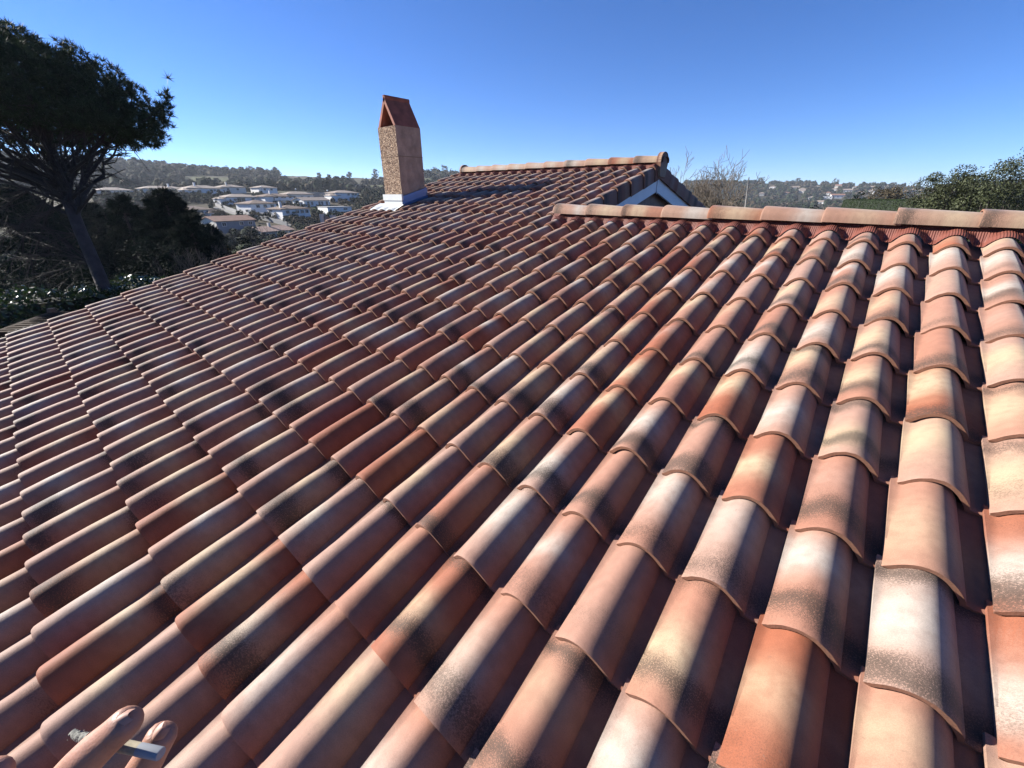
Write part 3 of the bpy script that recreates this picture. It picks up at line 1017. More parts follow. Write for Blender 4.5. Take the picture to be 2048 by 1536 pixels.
def layered_conifer(base, h, r, label, seed, mat=M_CEDAR, tiers=16, n=3600, group=None, name='conifer_tree', per=9):
    rg = np.random.default_rng(seed)
    base = np.array(base, float)
    t = thing(name, base, label, 'tree', group)
    mb = MB(); mb.tube([base, base + [0, 0, h * 0.6], base + [0, 0, h * 0.96]], [0.028 * h, 0.015 * h, 0.004 * h], 8)
    put('trunk', mb.mesh('trunk', 1.2), t, None, M_BARK)
    C, D, segs = [], [], []
    nb = tiers * 9
    for k in range(nb):
        f = rg.uniform(0.08, 0.98)
        a = rg.uniform(0, 2 * PI)
        L_ = r * (1 - f) ** 0.62 * rg.uniform(0.65, 1.12) + 0.1
        s = base + [0, 0, h * f]
        dirh = np.array([math.cos(a), math.sin(a), 0.0])
        e = s + dirh * L_ + np.array([0, 0, -0.10 * L_ + rg.normal(0, 0.05 * L_)])
        segs.append((s, e, 0.010 * h * 0.4, 0.003))
        m = int(n / nb)
        q = rg.uniform(0.25, 1.05, m)
        P = s + (e - s) * q[:, None] + np.cross(dirh, [0, 0, 1]) * rg.normal(0, 0.16 * L_, (m, 1)) * q[:, None] + rg.normal(0, 0.05, (m, 3)) * h * 0.12
        C.append(P); D.append(np.tile(dirh * 0.8 + np.array([0, 0, 0.1]), (m, 1)))
    C = np.concatenate(C); D = np.concatenate(D)
    put('limbs', segs_mesh('limbs', segs, 4), t, None, M_TWIG_D)
    T1 = needles(C, D, rg, per, 0.055 * h, 0.011 * h, 0.7)
    put('crown', tri_mesh('crown', T1, np.repeat(rg.uniform(0.5, 1.3, len(C)), per)), t, None, mat)
    return t
def leafy_tree(base, top_z, r, label, seed, mat, leaf=0.1, n=9000, name='evergreen_tree', group=None, flat=1.0, clumps=60, low=0.12, twigs=0, category='tree', stems=1):
    """Broad crown built of leaf clumps round limb ends."""
    rg = np.random.default_rng(seed)
    base = np.array(base, float)
    h = top_z - base[2]
    t = thing(name, base, label, category, group)
    segs = []
    cz_ = base[2] + h * (low + 1) / 2
    c0 = np.array([base[0], base[1], cz_])
    hz = h * (1 - low) / 2
    cl = []
    for k in range(clumps):
        d = rg.normal(size=3); d /= np.linalg.norm(d)
        q = rg.uniform(0.35, 1.0) ** 0.5
        p = c0 + d * q * np.array([r, r, hz]) * (1 + 0.12 * math.sin(4 * d[0] + 5 * d[1] + seed))
        cl.append(p)
        s = base + np.array([0, 0, h * rg.uniform(0.15, 0.45)])
        mid = 0.5 * (s + p) + rg.normal(0, 0.05 * h, 3)
        segs.append((s, mid, 0.012 * h * 0.6, 0.007 * h * 0.6)); segs.append((mid, p, 0.007 * h * 0.6, 0.003))
    mb = MB(); mb.tube([base - [0, 0, 0.1], base + [0.02 * h, 0, h * 0.3], base + [0, 0.02 * h, h * 0.6]], [0.035 * h, 0.025 * h, 0.010 * h], 8)
    put('trunk', mb.mesh('trunk', 1.2), t, None, M_BARK)
    cl = np.array(cl)
    m = n // clumps
    C = np.repeat(cl, m, 0)
    off = rg.normal(size=C.shape); off /= np.linalg.norm(off, axis=1, keepdims=True)
    cr = np.repeat(rg.uniform(0.16, 0.30, clumps) * min(r, hz) * 1.25, m)[:, None]
    C = C + off * cr * rg.uniform(0.55, 1.0, (len(C), 1)) * np.array([1, 1, 0.8])
    ct = np.repeat(rg.uniform(0.6, 1.25, clumps), m) * rg.uniform(0.75, 1.25, len(C))
    # upright sprigs on the outline
    if twigs:
        for k in range(twigs):
            p = cl[rg.integers(len(cl))]
            if p[2] < c0[2]:
                continue
            d = np.array([rg.normal(0, 0.3), rg.normal(0, 0.3), 1.0]); q = p + d * rg.uniform(0.25, 0.5) * 0.35 * h
            segs.append((p, q, 0.012, 0.004))
            f = rg.uniform(0.4, 1.0, 14)[:, None]
            C = np.concatenate([C, p + (q - p) * f + rg.normal(0, 0.05, (14, 3))]); ct = np.concatenate([ct, rg.uniform(0.7, 1.2, 14)])
            off = np.concatenate([off, rg.normal(size=(14, 3))])
    put('limbs', segs_mesh('limbs', segs, 4), t, None, M_TWIG_D)
    Q = leaf_quads(C, leaf, rg, off, 0.5)
    put('crown', tri_mesh('crown', Q, ct), t, None, mat)
    return t
def bare_tree(base, h, label, seed, mat=M_TWIG, stems=1, levels=5, spread=0.5, name='bare_tree', group=None, r0=None, kids=3, ratio=0.68, maxn=2500, category='tree', lean=(0, 0, 0), stiff=0.3, rmin=0.004):
    rg = np.random.default_rng(seed)
    t = thing(name, base, label, category, group)
    segs = bare_segs(base, h, rg, spread, levels, r0 or 0.02 * h, stems, lean, kids, ratio, stiff, maxn, rmin)
    put('trunk', segs_mesh('trunk', segs[:3], 7), t, None, mat)
    put('twigs', segs_mesh('twigs', segs[3:], 4), t, None, mat)
    return t

def gbase(px, py, depth):
    p = at(px, py, depth)
    return np.array([p[0], p[1], tz(p[0], p[1])])

# dark conifers and undergrowth behind the pine
def conifer_px(px, ytop, depth, r, label, seed, **k):
    b = gbase(px, 560, depth)
    # the photo column of a vertical tree leans, so start from its top
    tpt = at(px, ytop, depth)
    b = np.array([tpt[0], tpt[1], tz(tpt[0], tpt[1])])
    return layered_conifer(b, tpt[2] - b[2], r, label, seed, **k)
conifer_px(322, 378, 24, 3.0, 'dark spreading cedar just right of the leaning pine trunk', 11, n=5200)
conifer_px(236, 392, 27, 2.6, 'dark narrow conifer close behind the leaning pine trunk', 12, n=4200)
conifer_px(372, 428, 22, 1.9, 'small dark cedar at the right flank of the larger spreading cedar', 13, n=3000)
conifer_px(20, 372, 26, 3.6, 'brownish dark conifer behind the dead branches left of the pine trunk', 14, n=5200)
conifer_px(110, 420, 30, 3.0, 'dark conifer half hidden between the pine trunk and the brownish conifer', 15, n=4200)
conifer_px(205, 420, 34, 3.2, 'broad dark conifer glimpsed just right of the pine trunk', 16, n=4600)
conifer_px(176, 402, 36, 2.8, 'slim dark conifer seen between pine trunk and broad conifer', 19, n=4200)
conifer_px(285, 430, 31, 2.6, 'dark conifer behind the cedar, its top just above the cedar flank', 17, n=3800)
conifer_px(415, 448, 30, 1.9, 'short dark conifer right of the small cedar', 18, n=2600)
def shrub_px(px, ytop, depth, r, label, seed, mat, leaf=0.12, n=3500, **k):
    tpt = at(px, ytop, depth)
    b = np.array([tpt[0], tpt[1], tz(tpt[0], tpt[1])])
    return leafy_tree(b, tpt[2], r, label, seed, mat, leaf, n, **k)
shrub_px(505, 462, 34, 1.9, 'rounded dark green bush below the grey gabled house, behind the roof verge', 21, M_CEDAR, 0.16, 6500, name='round_bush', category='bush', clumps=50, low=0.0)
shrub_px(60, 500, 19, 2.2, 'dark shrub above the laurel hedge at the far left', 22, M_CEDAR, 0.14, 5000, name='dark_shrub', category='bush', low=0.0)
shrub_px(290, 470, 20, 1.5, 'dark shrub between the pine trunk and the spreading cedar', 23, M_CEDAR, 0.13, 4500, name='dark_shrub', category='bush', low=0.0)
shrub_px(430, 478, 27, 1.5, 'brown leafless thicket bush under the village, right of the small cedar', 24, M_BROWNBUSH, 0.13, 2500, name='thicket_bush', category='bush', low=0.0)
shrub_px(600, 476, 40, 1.4, 'low dark shrub beside the patched low house', 25, M_SHRUB, 0.16, 2500, name='dark_shrub', category='bush', low=0.0)
def bare_px(px, ytop, depth, label, seed, **k):
    tpt = at(px, ytop, depth)
    b = np.array([tpt[0], tpt[1], tz(tpt[0], tpt[1])])
    return bare_tree(b, (tpt[2] - b[2]) * 0.85, label, seed, **k)
bare_px(402, 452, 20, 'pale leafless sapling standing right behind the hedge, below the spreading cedar', 31, levels=4, kids=2, maxn=2500, rmin=0.006)
bare_px(455, 455, 24, 'leafless thin shrub behind the hedge next to the roof verge', 32, levels=3, stems=5, maxn=2500, kids=3, rmin=0.006)
bare_px(362, 470, 19, 'low leafless shrub behind the hedge under the small cedar', 33, levels=3, stems=5, maxn=2500, kids=3, rmin=0.006)
bare_px(480, 440, 32, 'leafless tree in front of the grey gabled house', 34, levels=4, kids=2, maxn=2500, rmin=0.008)

# laurel hedge across the left garden
def hedge(A, B, thick, height, label, seed, mat, leaf, n, name='laurel_hedge', topwob=0.12, core_in=0.12):
    rg = np.random.default_rng(seed)
    A = np.array(A, float); B = np.array(B, float)
    ax = B - A; L_ = np.linalg.norm(ax[:2]); d = ax / np.linalg.norm(ax[:2]); s = np.array([-d[1], d[0], 0.0])
    t = thing(name, (A + B) / 2, label, 'hedge')
    mb = MB()
    n1 = 24
    rows = []
    for i in range(n1 + 1):
        p = A + ax * i / n1
        w_ = thick / 2 - core_in
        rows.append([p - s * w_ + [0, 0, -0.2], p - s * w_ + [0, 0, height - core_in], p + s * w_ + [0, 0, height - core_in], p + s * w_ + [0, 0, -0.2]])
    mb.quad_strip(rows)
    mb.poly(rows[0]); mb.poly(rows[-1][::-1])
    put('stems', mb.mesh('stems'), t, None, M_CORE)  # solid dark core box; the shade inside the hedge is in its colour
    # leaves on the shell
    area = np.array([height * L_, height * L_, thick * L_, thick * height * 2])
    which = rg.choice(4, n, p=area / area.sum())
    f = rg.random(n); g = rg.random(n)
    P = np.zeros((n, 3)); Nn = np.zeros((n, 3))
    for w_, sgn in ((0, -1), (1, 1)):
        m = which == w_
        P[m] = A + ax * f[m, None] + s * sgn * thick / 2 + np.array([0, 0, 1.0]) * (g[m, None] * height); Nn[m] = s * sgn
    m = which == 2
    P[m] = A + ax * f[m, None] + s * ((g[m, None] - 0.5) * thick) + np.array([0, 0, height]); Nn[m] = [0, 0, 1]
    m = which == 3
    e = np.where(f[m, None] < 0.5, 0.0, 1.0)
    P[m] = A + ax * e + s * (((f[m, None] * 2) % 1 - 0.5) * thick) + np.array([0, 0, 1.0]) * (g[m, None] * height); Nn[m] = np.where(e > 0.5, d, -d)
    lum = topwob * (np.sin(f * L_ * 2.1) + np.sin(f * L_ * 5.3 + 1) * 0.6)
    P += Nn * (rg.normal(0, topwob * 0.55, (n, 1)) + lum[:, None])
    Q = leaf_quads(P, leaf, rg, Nn, 0.42)
    put('leaves', tri_mesh('leaves', Q, rg.uniform(0.55, 1.35, n)), t, None, mat)
    return t
hA = at(-60, 585, 10.5); hB = at(440, 528, 16.5)
hA[2] = tz(hA[0], hA[1]); hB[2] = tz(hB[0], hB[1])
hh = at(200, 552, 12.6)[2]
hedge(hA, hB, 1.5, 2.05, 'dark glossy laurel hedge below the pine, along the far side of the roof', 41, M_LAUREL, 0.15, 15000)

# garden shed with a shallow plank roof between the hedge and the roof verge
def shed():
    c = at(104, 622, 9.4)
    gz = tz(c[0], c[1])
    t = thing('garden_shed', (c[0], c[1], gz), 'low garden shed with a shallow brown roof between hedge and tiled verge', 'shed')
    a = math.radians(48)
    R = np.array([[math.cos(a), -math.sin(a), 0], [math.sin(a), math.cos(a), 0], [0, 0, 1]])
    hw = 0.72; ez = c[2] - 0.27
    cs = [np.array([c[0], c[1], 0]) + R @ np.array([x * hw, y * hw, 0]) for x, y in ((-1, -1), (1, -1), (1, 1), (-1, 1))]
    mb = MB()
    for k in range(4):
        p, q = cs[k].copy(), cs[(k + 1) % 4].copy(); p[2] = q[2] = ez
        ctr = np.array([c[0], c[1], c[2]])
        for m in range(10):           # plank courses
            f0, f1 = m / 10, (m + 0.97) / 10
            up0 = 0.012; up1 = 0.0
            mb.poly([p + (ctr - p) * f0 + [0, 0, up0], q + (ctr - q) * f0 + [0, 0, up0], q + (ctr - q) * f1 + [0, 0, up1], p + (ctr - p) * f1 + [0, 0, up1]])
        mb.poly([p, q, q - [0, 0, 0.10], p - [0, 0, 0.10]])
    put('roof', mb.mesh('roof'), t, None, simple('brown_planks', (0.050, 0.033, 0.022), 0.9, 0.3, 12, spec=0.1))
    mb = MB()
    mb.box((c[0], c[1], (gz + ez) / 2 - 0.03), (hw * 1.7, hw * 1.7, ez - gz - 0.05), 0, R)
    put('wall', mb.mesh('wall'), t, None, simple('shed_wall', (0.20, 0.22, 0.26), 0.8))
    mb = MB()
    mb.tube([c - [0, 0, 0.02], c + [0, 0, 0.06]], [0.09, 0.07], 8)
    put('roof_cap', mb.mesh('roof_cap'), t, None, simple('cap_wood', (0.10, 0.07, 0.045), 0.8))
shed()

# white flue pipes of the neighbour, just past the verge
def flue_stack():
    c = at(655, 447, 13.0)
    gz = tz(c[0], c[1])
    t = thing('flue_stack', (c[0], c[1], gz), 'rendered stack with three pale flue pipes just past the roof verge', 'chimney')
    mb = MB()
    mb.box((c[0], c[1], (gz + c[2]) / 2 - 0.05), (0.75, 0.55, c[2] - gz - 0.1))
    put('wall', mb.mesh('wall'), t, None, M_HOUSEWALL)
    wm = simple('white_pipe', (0.48, 0.465, 0.43), 0.6, 0.15, 6)
    cm = simple('clay_pipe', (0.30, 0.235, 0.20), 0.8, 0.2, 6)
    for k, (x, y, r, m) in enumerate(((643, 428, 0.075, wm), (652, 433, 0.07, cm), (665, 430, 0.095, wm))):
        top = at(x, y, 13.0 + 0.05 * k)
        bot = np.array([top[0], top[1], c[2] - 0.12])
        mb = MB()
        mb.tube([bot, top], [r, r], 14, 0, cap=False)
        mb.tube([top - [0, 0, 0.12], top - [0, 0, 0.001]], [r * 0.82, r * 0.82], 14, 1, cap=True)  # dark plug: the shade inside the open pipe is in its colour
        me = mb.mesh('flue_pipe', 0.8)
        put('flue_pipe', me, t, None, [m, M_PIPE_DARK])
flue_stack()

# ------------------------------------------------------------------ village houses
M_WALLW = simple('white_wall', (0.80, 0.79, 0.77), 0.85, 0.05, 0.5)
M_WALLC = simple('cream_wall', (0.70, 0.66, 0.58), 0.85, 0.06, 0.5)
M_WALL_SHADE = simple('shade_grey_wall', (0.20, 0.215, 0.25), 0.85, 0.06, 0.5)  # bluish grey paints the shade on a pale house front
M_WALLM = simple('mid_grey_wall', (0.25, 0.25, 0.25), 0.85, 0.06, 0.5)
M_ROOFP = simple('pale_tile_roof', (0.27, 0.215, 0.175), 0.9, 0.3, 0.8)
M_ROOFR = simple('red_tile_roof', (0.25, 0.13, 0.085), 0.9, 0.22, 0.8)
M_ROOFB = simple('brown_tile_roof', (0.14, 0.088, 0.062), 0.9, 0.22, 0.8)
M_ROOFO = simple('orange_tile_roof', (0.34, 0.145, 0.075), 0.9, 0.22, 0.8)
M_ROOFX = simple('patched_tile_roof', (0.30, 0.19, 0.15), 0.9, 0.5, 1.6)
M_FLAT = simple('flat_roof', (0.30, 0.30, 0.30), 0.9, 0.1, 0.5)
M_PANE = simple('window_glass', (0.030, 0.036, 0.045), 0.12, 0.1, 1.0)
M_FRAMEW = simple('window_frame', (0.52, 0.52, 0.50), 0.6, 0.05, 1.0)
WIN_CACHE = {}
def win_meshes(w, h):
    k = (round(w, 2), round(h, 2))
    if k not in WIN_CACHE:
        mb = MB(); mb.box((0, 0, 0), (w, 0.10, h)); g = mb.mesh('window'); g.materials.append(M_PANE)
        mb = MB(); t = 0.13
        mb.box((-w / 2 - t / 2, -0.05, 0), (t, 0.14, h + 2 * t)); mb.box((w / 2 + t / 2, -0.05, 0), (t, 0.14, h + 2 * t))
        mb.box((0, -0.05, h / 2 + t / 2), (w, 0.14, t)); mb.box((0, -0.05, -h / 2 - t / 2), (w, 0.14, t))
        mb.box((0, -0.055, 0), (0.07, 0.08, h))
        f = mb.mesh('frame'); f.materials.append(M_FRAMEW)
        WIN_CACHE[k] = (g, f)
    return WIN_CACHE[k]
def village_house(px, py, w, dpt, hwall, roof_h, yaw, label, wall=M_WALLW, roof_m=M_ROOFP, kind='hip', wins=(), side_wins=(), chim=None, front=None, group='houses of the village on the slope', wing=None, name='village_house', balcony=None, dist=None, over=0.5, sink=1.5):
    p = ground_hit(px, py) if dist is None else None
    if dist is None:
        hwall *= 0.72; roof_h *= 0.66; w *= 0.94
        wins = [(a * 0.94, b, c, d) for a, b, c, d in wins]
        wins = [(a, b * 0.74, c, d * 0.76) for a, b, c, d in wins]
        side_wins = [(a, b * 0.74, c, d * 0.76) for a, b, c, d in side_wins]
        if wing:
            wing = wing[:4] + (wing[4] * 0.74,)
        if balcony:
            balcony = (balcony[0], balcony[1] * 0.74, balcony[2])
    if dist is not None:
        rr = ray(px, py); rr = rr / np.hypot(rr[0], rr[1]); p = CAM + rr * dist; p[2] = tz(p[0], p[1])
    to_cam = CAM[:2] - p[:2]
    ang = math.atan2(to_cam[1], to_cam[0]) + PI / 2 + math.radians(-yaw)     # local -Y looks at the camera
    # pixel row gives the foot of the front wall
    M0 = Matrix.Translation(Vector(p)) @ Matrix.Rotation(ang, 4, 'Z')
    t = thing(name, p, label, 'house', group)
    mb = MB()
    mb.box((0, dpt / 2, hwall / 2 - sink / 2), (w, dpt, hwall + sink))
    if kind == 'gable':
        for sx in (-1, 1):
            mb.poly([(sx * w / 2, 0, hwall), (sx * w / 2, dpt, hwall), (sx * w / 2, dpt / 2, hwall + roof_h)][::sx])
    put('wall', mb.mesh('wall'), t, M0, wall)
    if front is not None:
        mb = MB(); mb.box((0, -0.03, hwall / 2 - sink / 2), (w + 0.01, 0.06, hwall + sink)); put('facade', mb.mesh('facade'), t, M0, front)
    mb = MB(); o = over
    if kind == 'hip':
        run = min(w, dpt) / 2
        a = max(w / 2 - run, 0.01); bb = max(dpt / 2 - run, 0.01)
        z0, z1 = hwall + 0.02, hwall + roof_h
        E_ = [(-w / 2 - o, -o, z0), (w / 2 + o, -o, z0), (w / 2 + o, dpt + o, z0), (-w / 2 - o, dpt + o, z0)]
        if w >= dpt:
            r1, r2 = (-a, dpt / 2, z1), (a, dpt / 2, z1)
            mb.poly([E_[0], E_[1], r2, r1]); mb.poly([E_[1], E_[2], r2]); mb.poly([E_[2], E_[3], r1, r2]); mb.poly([E_[3], E_[0], r1])
        else:
            r1, r2 = (0, dpt / 2 - bb, z1), (0, dpt / 2 + bb, z1)
            mb.poly([E_[0], E_[1], r1]); mb.poly([E_[1], E_[2], r2, r1]); mb.poly([E_[2], E_[3], r2]); mb.poly([E_[3], E_[0], r1, r2])
        mb.prism([(q[0], q[1], q[2] - 0.22) for q in E_], (0, 0, 0.20))
    elif kind == 'gable':
        sl = roof_h / (dpt / 2)
        th = 0.22
        mb.prism([(-w / 2 - o, -o, hwall - o * sl + 0.03), (-w / 2 - o, dpt / 2, hwall + roof_h + 0.03), (-w / 2 - o, dpt + o, hwall - o * sl + 0.03), (-w / 2 - o, dpt + o, hwall - o * sl + 0.03 + th), (-w / 2 - o, dpt / 2, hwall + roof_h + 0.03 + th), (-w / 2 - o, -o, hwall - o * sl + 0.03 + th)], (w + 2 * o, 0, 0))
    else:
        mb.box((0, dpt / 2, hwall + 0.15), (w + 0.3, dpt + 0.3, 0.28))
    rf = put('roof', mb.mesh('roof'), t, M0, roof_m)
    if chim:
        mb = MB(); mb.box((chim[0], chim[1], hwall + roof_h * 0.5 + 0.7), (0.7, 0.7, roof_h + 1.0)); put('chimney', mb.mesh('chimney'), rf, M0, wall)
    y_front = -0.05 if front is not None else -0.02
    for (x, z, ww, hw) in wins:
        g, f = win_meshes(ww, hw)
        Mw = M0 @ Matrix.Translation(Vector((x, y_front, z)))
        wo = put('window', g, t, Mw)
        put('frame', f, wo, Mw)
    for (y, z, ww, hw) in side_wins:      # on the left flank as seen from the camera
        g, f = win_meshes(ww, hw)
        Mw = M0 @ Matrix.Translation(Vector((-w / 2 - 0.02, y, z))) @ Matrix.Rotation(-PI / 2, 4, 'Z')
        wo = put('window', g, t, Mw)
        put('frame', f, wo, Mw)
    if balcony:
        x, z, ww = balcony
        mb = MB(); mb.box((x, -0.7, z), (ww, 1.4, 0.18)); mb.box((x, -1.38, z + 0.5), (ww, 0.06, 0.85))
        put('balcony', mb.mesh('balcony'), t, M0, wall)
    if wing:
        wx, wy, ww, wd2, wh = wing
        mb = MB(); mb.box((wx, wy + wd2 / 2, wh / 2 - sink / 2), (ww, wd2, wh + sink)); put('wing', mb.mesh('wing'), t, M0, wall)
        mb = MB(); rh = 1.0
        mb.poly([(wx - ww / 2 - .4, wy - .4, wh + 0.05), (wx + ww / 2 + .4, wy - .4, wh + 0.05), (wx + ww / 2 - 1, wy + wd2 / 2, wh + rh), (wx - ww / 2 + 1, wy + wd2 / 2, wh + rh)])
        mb.poly([(wx + ww / 2 + .4, wy - .4, wh + 0.05), (wx + ww / 2 + .4, wy + wd2 + .4, wh + 0.05), (wx + ww / 2 - 1, wy + wd2 / 2, wh + rh)])
        mb.poly([(wx - ww / 2 - .4, wy + wd2 + .4, wh + 0.05), (wx - ww / 2 - .4, wy - .4, wh + 0.05), (wx - ww / 2 + 1, wy + wd2 / 2, wh + rh)])
        mb.poly([(wx + ww / 2 + .4, wy + wd2 + .4, wh + 0.05), (wx - ww / 2 - .4, wy + wd2 + .4, wh + 0.05), (wx - ww / 2 + 1, wy + wd2 / 2, wh + rh), (wx + ww / 2 - 1, wy + wd2 / 2, wh + rh)])
        put('wing_roof', mb.mesh('wing_roof'), t, M0, roof_m)
    return t
def wrow(xs, z, w=1.1, h=1.2):
    return [(x, z, w, h) for x in xs]
VH = village_house
VH(478, 466, 12.5, 9, 5.0, 1.8, -28, 'long two storey house with front in painted shade grey and pale gable, nearest below the village', M_WALLC, M_ROOFR, 'gable', wrow((-4.0, 1.6, 4.6), 3.7) + wrow((-1.0, 2.4), 1.0, 1.0, 0.9), (), None, M_WALL_SHADE)
VH(560, 477, 11, 9, 3.0, 1.7, -35, 'low house with patched pinkish tile roof at the edge of our roof', M_WALLC, M_ROOFX, 'gable', wrow((-2.0, 2.5), 1.5), ((4, 1.5, 1.2, 1.4),), (0, 4, 0))
VH(596, 439, 11.5, 10, 5.2, 1.8, -30, 'white two storey house with dark hip roof, right of the brown hipped one', M_WALLW, M_ROOFB, 'hip', wrow((-3.6, 0.4, 2.4, 4.4), 3.6) + wrow((-3.8,), 1.2, 1.6, 1.6), ((5, 1.2, 1.8, 1.6),), (-4, 3, 0))
VH(531, 427, 11.5, 10, 5.2, 1.9, -32, 'white two storey house with brown hip roof, three upper windows, above the grey gabled one', M_WALLW, M_ROOFB, 'hip', wrow((-2.6, 0.6, 3.8), 3.7, 1.3, 1.3) + wrow((2.0,), 1.1), ((3, 1.1, 1.6, 1.8),))
VH(392, 433, 14, 10, 3.2, 2.0, -22, 'single storey house with wide brown hip roof and dark terrace below', M_WALLW, M_ROOFB, 'hip', wrow((2.2, 5.2), 1.5, 1.6, 1.9) + wrow((-3.0,), 1.5), (), None, None, wing=(6.5, -3.2, 6, 4, 1.4))
VH(682, 432, 11, 9, 4.6, 0.3, -26, 'flat roofed white cubic house beside the lawn, partly behind the roof verge', M_WALLW, M_FLAT, 'flat', wrow((-4.2, -2.2), 2.4, 0.7, 2.4) + wrow((2.4,), 1.3, 3.4, 1.7) + wrow((2.6,), 3.6, 1.6, 0.7), (), None, None)
VH(562, 408, 15, 10, 4.6, 1.9, -30, 'large white villa with dark hip roof and shaded balcony', M_WALLW, M_ROOFB, 'hip', wrow((-2.0, 2.0), 3.2, 2.2, 2.0) + wrow((5.6,), 3.3, 1.2, 1.6) + wrow((-3.0, 0.0, 4.0), 1.0, 1.8, 1.4), (), (-2, 4, 0), None, balcony=(1.5, 2.2, 9.5))
VH(636, 412, 14, 9, 3.2, 1.8, -34, 'white bungalow with many tall dark windows beside the lawn', M_WALLW, M_ROOFP, 'gable', wrow((-5.0, -3.0, 1.0, 2.6, 5.2), 1.5, 0.9, 1.9), ((2.2, 1.4, 0.8, 1.9), (4.6, 1.4, 0.8, 1.9)))
VH(490, 409, 15, 10, 4.4, 1.9, -25, 'wide white house with a large dark recessed terrace', M_WALLW, M_ROOFP, 'hip', wrow((-1.2,), 2.4, 3.4, 2.6) + wrow((4.4,), 2.8, 1.1, 1.3), (), None, None, wing=(-6.5, 1.5, 5.5, 7, 3.2))
VH(415, 391, 17, 10, 4.6, 2.1, -22, 'white house with pale hip roof, on the upper row below the green meadow', M_WALLW, M_ROOFP, 'hip', wrow((-3.4,), 2.6, 1.8, 1.2) + wrow((2.4, 4.2, 6.0), 3.2, 0.9, 1.0), (), (-3, 4, 0), None, wing=(-7.5, -2.5, 5.5, 8, 3.2))
VH(325, 388, 17, 10, 3.8, 2.0, -18, 'pale house at the left end of the upper row, touching the pine crown', M_WALLC, M_ROOFP, 'hip', wrow((-5.0, 2.0, 5.5), 2.0), (), None)
VH(355, 389, 10, 9, 4.0, 1.9, -20, 'small white house with hip roof between the two long upper houses', M_WALLW, M_ROOFP, 'hip', wrow((1.8,), 2.2, 1.4, 1.2), (), (-2, 3, 0))
VH(470, 387, 13, 9, 4.4, 1.9, -24, 'pale roofed house peeking over the wide terrace house', M_WALLC, M_ROOFP, 'hip', wrow((-3, 2), 2.8), (), (-2, 3, 0))
VH(538, 387, 11, 9, 4.2, 1.8, -28, 'small roof behind the large balcony villa, right of the wide terrace house', M_WALLW, M_ROOFP, 'hip', wrow((-2, 2), 2.8))
VH(604, 404, 14, 9, 5.0, 1.8, -28, 'cream house behind the large villa with dark ground floor openings', M_WALLC, M_ROOFP, 'hip', wrow((-3.6, 0.6, 4.2), 2.6, 1.2, 1.6), (), None)
VH(636, 396, 12, 8, 3.6, 0.3, -24, 'grey flat roofed house behind the bungalow with tall windows', M_WALLM, M_FLAT, 'flat', wrow((-3, 2.4), 2.0, 1.6, 1.2), (), None)
VH(697, 402, 14, 10, 5.4, 1.8, -30, 'white stepped house with small dark upper windows, left of our chimney', M_WALLW, M_ROOFP, 'hip', wrow((0.6, 3.2, 5.0), 4.2, 1.2, 1.1), (), None, None, wing=(-7.0, -1.0, 5.0, 7, 3.4))
VH(236, 392, 14, 9, 3.6, 1.9, -16, 'pale bluish house seen through the pine branches', M_WALLW, M_ROOFP, 'hip', wrow((-3, 3), 2.0))

# garden walls, shrubs and street lamps of the village
def garden_wall(p, q, h, label):
    a, b_ = ground_hit(*p), ground_hit(*q)
    mb = MB(); n = 8
    d = b_ - a; d[2] = 0; d /= np.linalg.norm(d); s = np.array([-d[1], d[0], 0]) * 0.12
    rows = []
    for k in range(n + 1):
        c = a + (b_ - a) * k / n; z = tz(c[0], c[1])
        rows.append([np.array([c[0], c[1], z - 0.5]) - s, np.array([c[0], c[1], z + h]) - s, np.array([c[0], c[1], z + h]) + s, np.array([c[0], c[1], z - 0.5]) + s])
    mb.quad_strip(rows); mb.poly(rows[0]); mb.poly(rows[-1][::-1])
    o = put('garden_wall', mb.mesh('garden_wall'), None, None, M_WALLM)
    o['label'] = label; o['category'] = 'wall'; o['group'] = 'garden walls of the village'
garden_wall((500, 436), (575, 453), 1.2, 'grey garden wall running down right of the grey gabled house')
garden_wall((432, 413), (500, 433), 1.4, 'grey garden wall along the lane left of the brown hipped house')
garden_wall((500, 430), (560, 437), 1.3, 'grey garden wall under the brown hipped house')
gi = 0
rgb_ = np.random.default_rng(77)
SHRUBS = [
    (425, 397, 3.0, 'dark hedge-like shrub below the left end of the upper row'), (395, 395, 3.2, 'dark round shrub under the white house of the upper row'),
    (368, 395, 2.8, 'dark shrub left of the lane head'), (440, 407, 2.6, 'olive green shrub at the upper bend of the lane'),
    (418, 402, 2.4, 'light green shrub beside the lane above the hipped bungalow'), (470, 414, 2.8, 'dark shrub under the wide terrace house'),
    (455, 417, 2.4, 'bushy shrub left of the brown hipped house'), (485, 420, 2.2, 'dark shrub against the corner of the brown hipped house'),
    (548, 437, 2.8, 'dark bush between the two dark hipped houses'), (535, 441, 2.4, 'bush on the bank above the grey gabled house'),
    (575, 447, 2.0, 'small bush in front of the dark hipped house'), (515, 437, 2.0, 'small bush at the end of the garden wall'),
    (612, 420, 2.2, 'bush between the dark hipped house and the bungalow'), (640, 418, 1.6, 'low bush at the edge of the lawn'),
    (690, 412, 2.6, 'dark bush above the flat roofed cubic house'), (722, 405, 3.2, 'dark bush just left of our chimney'),
    (705, 420, 2.8, 'leafy bush right of the flat roofed cubic house'), (738, 398, 3.4, 'tall dark bush against the left side of our chimney'),
    (600, 398, 2.4, 'dark bush behind the large balcony villa'), (515, 396, 2.4, 'dark bush between terrace house and balcony villa'),
    (440, 440, 3.0, 'dark bush beside the hipped bungalow terrace'), (452, 452, 2.6, 'brown bush left of the grey gabled house'), (605, 455, 2.6, 'brown bush below the dark hipped house'), (636, 446, 3.0, 'brown bush behind the flue pipes')]
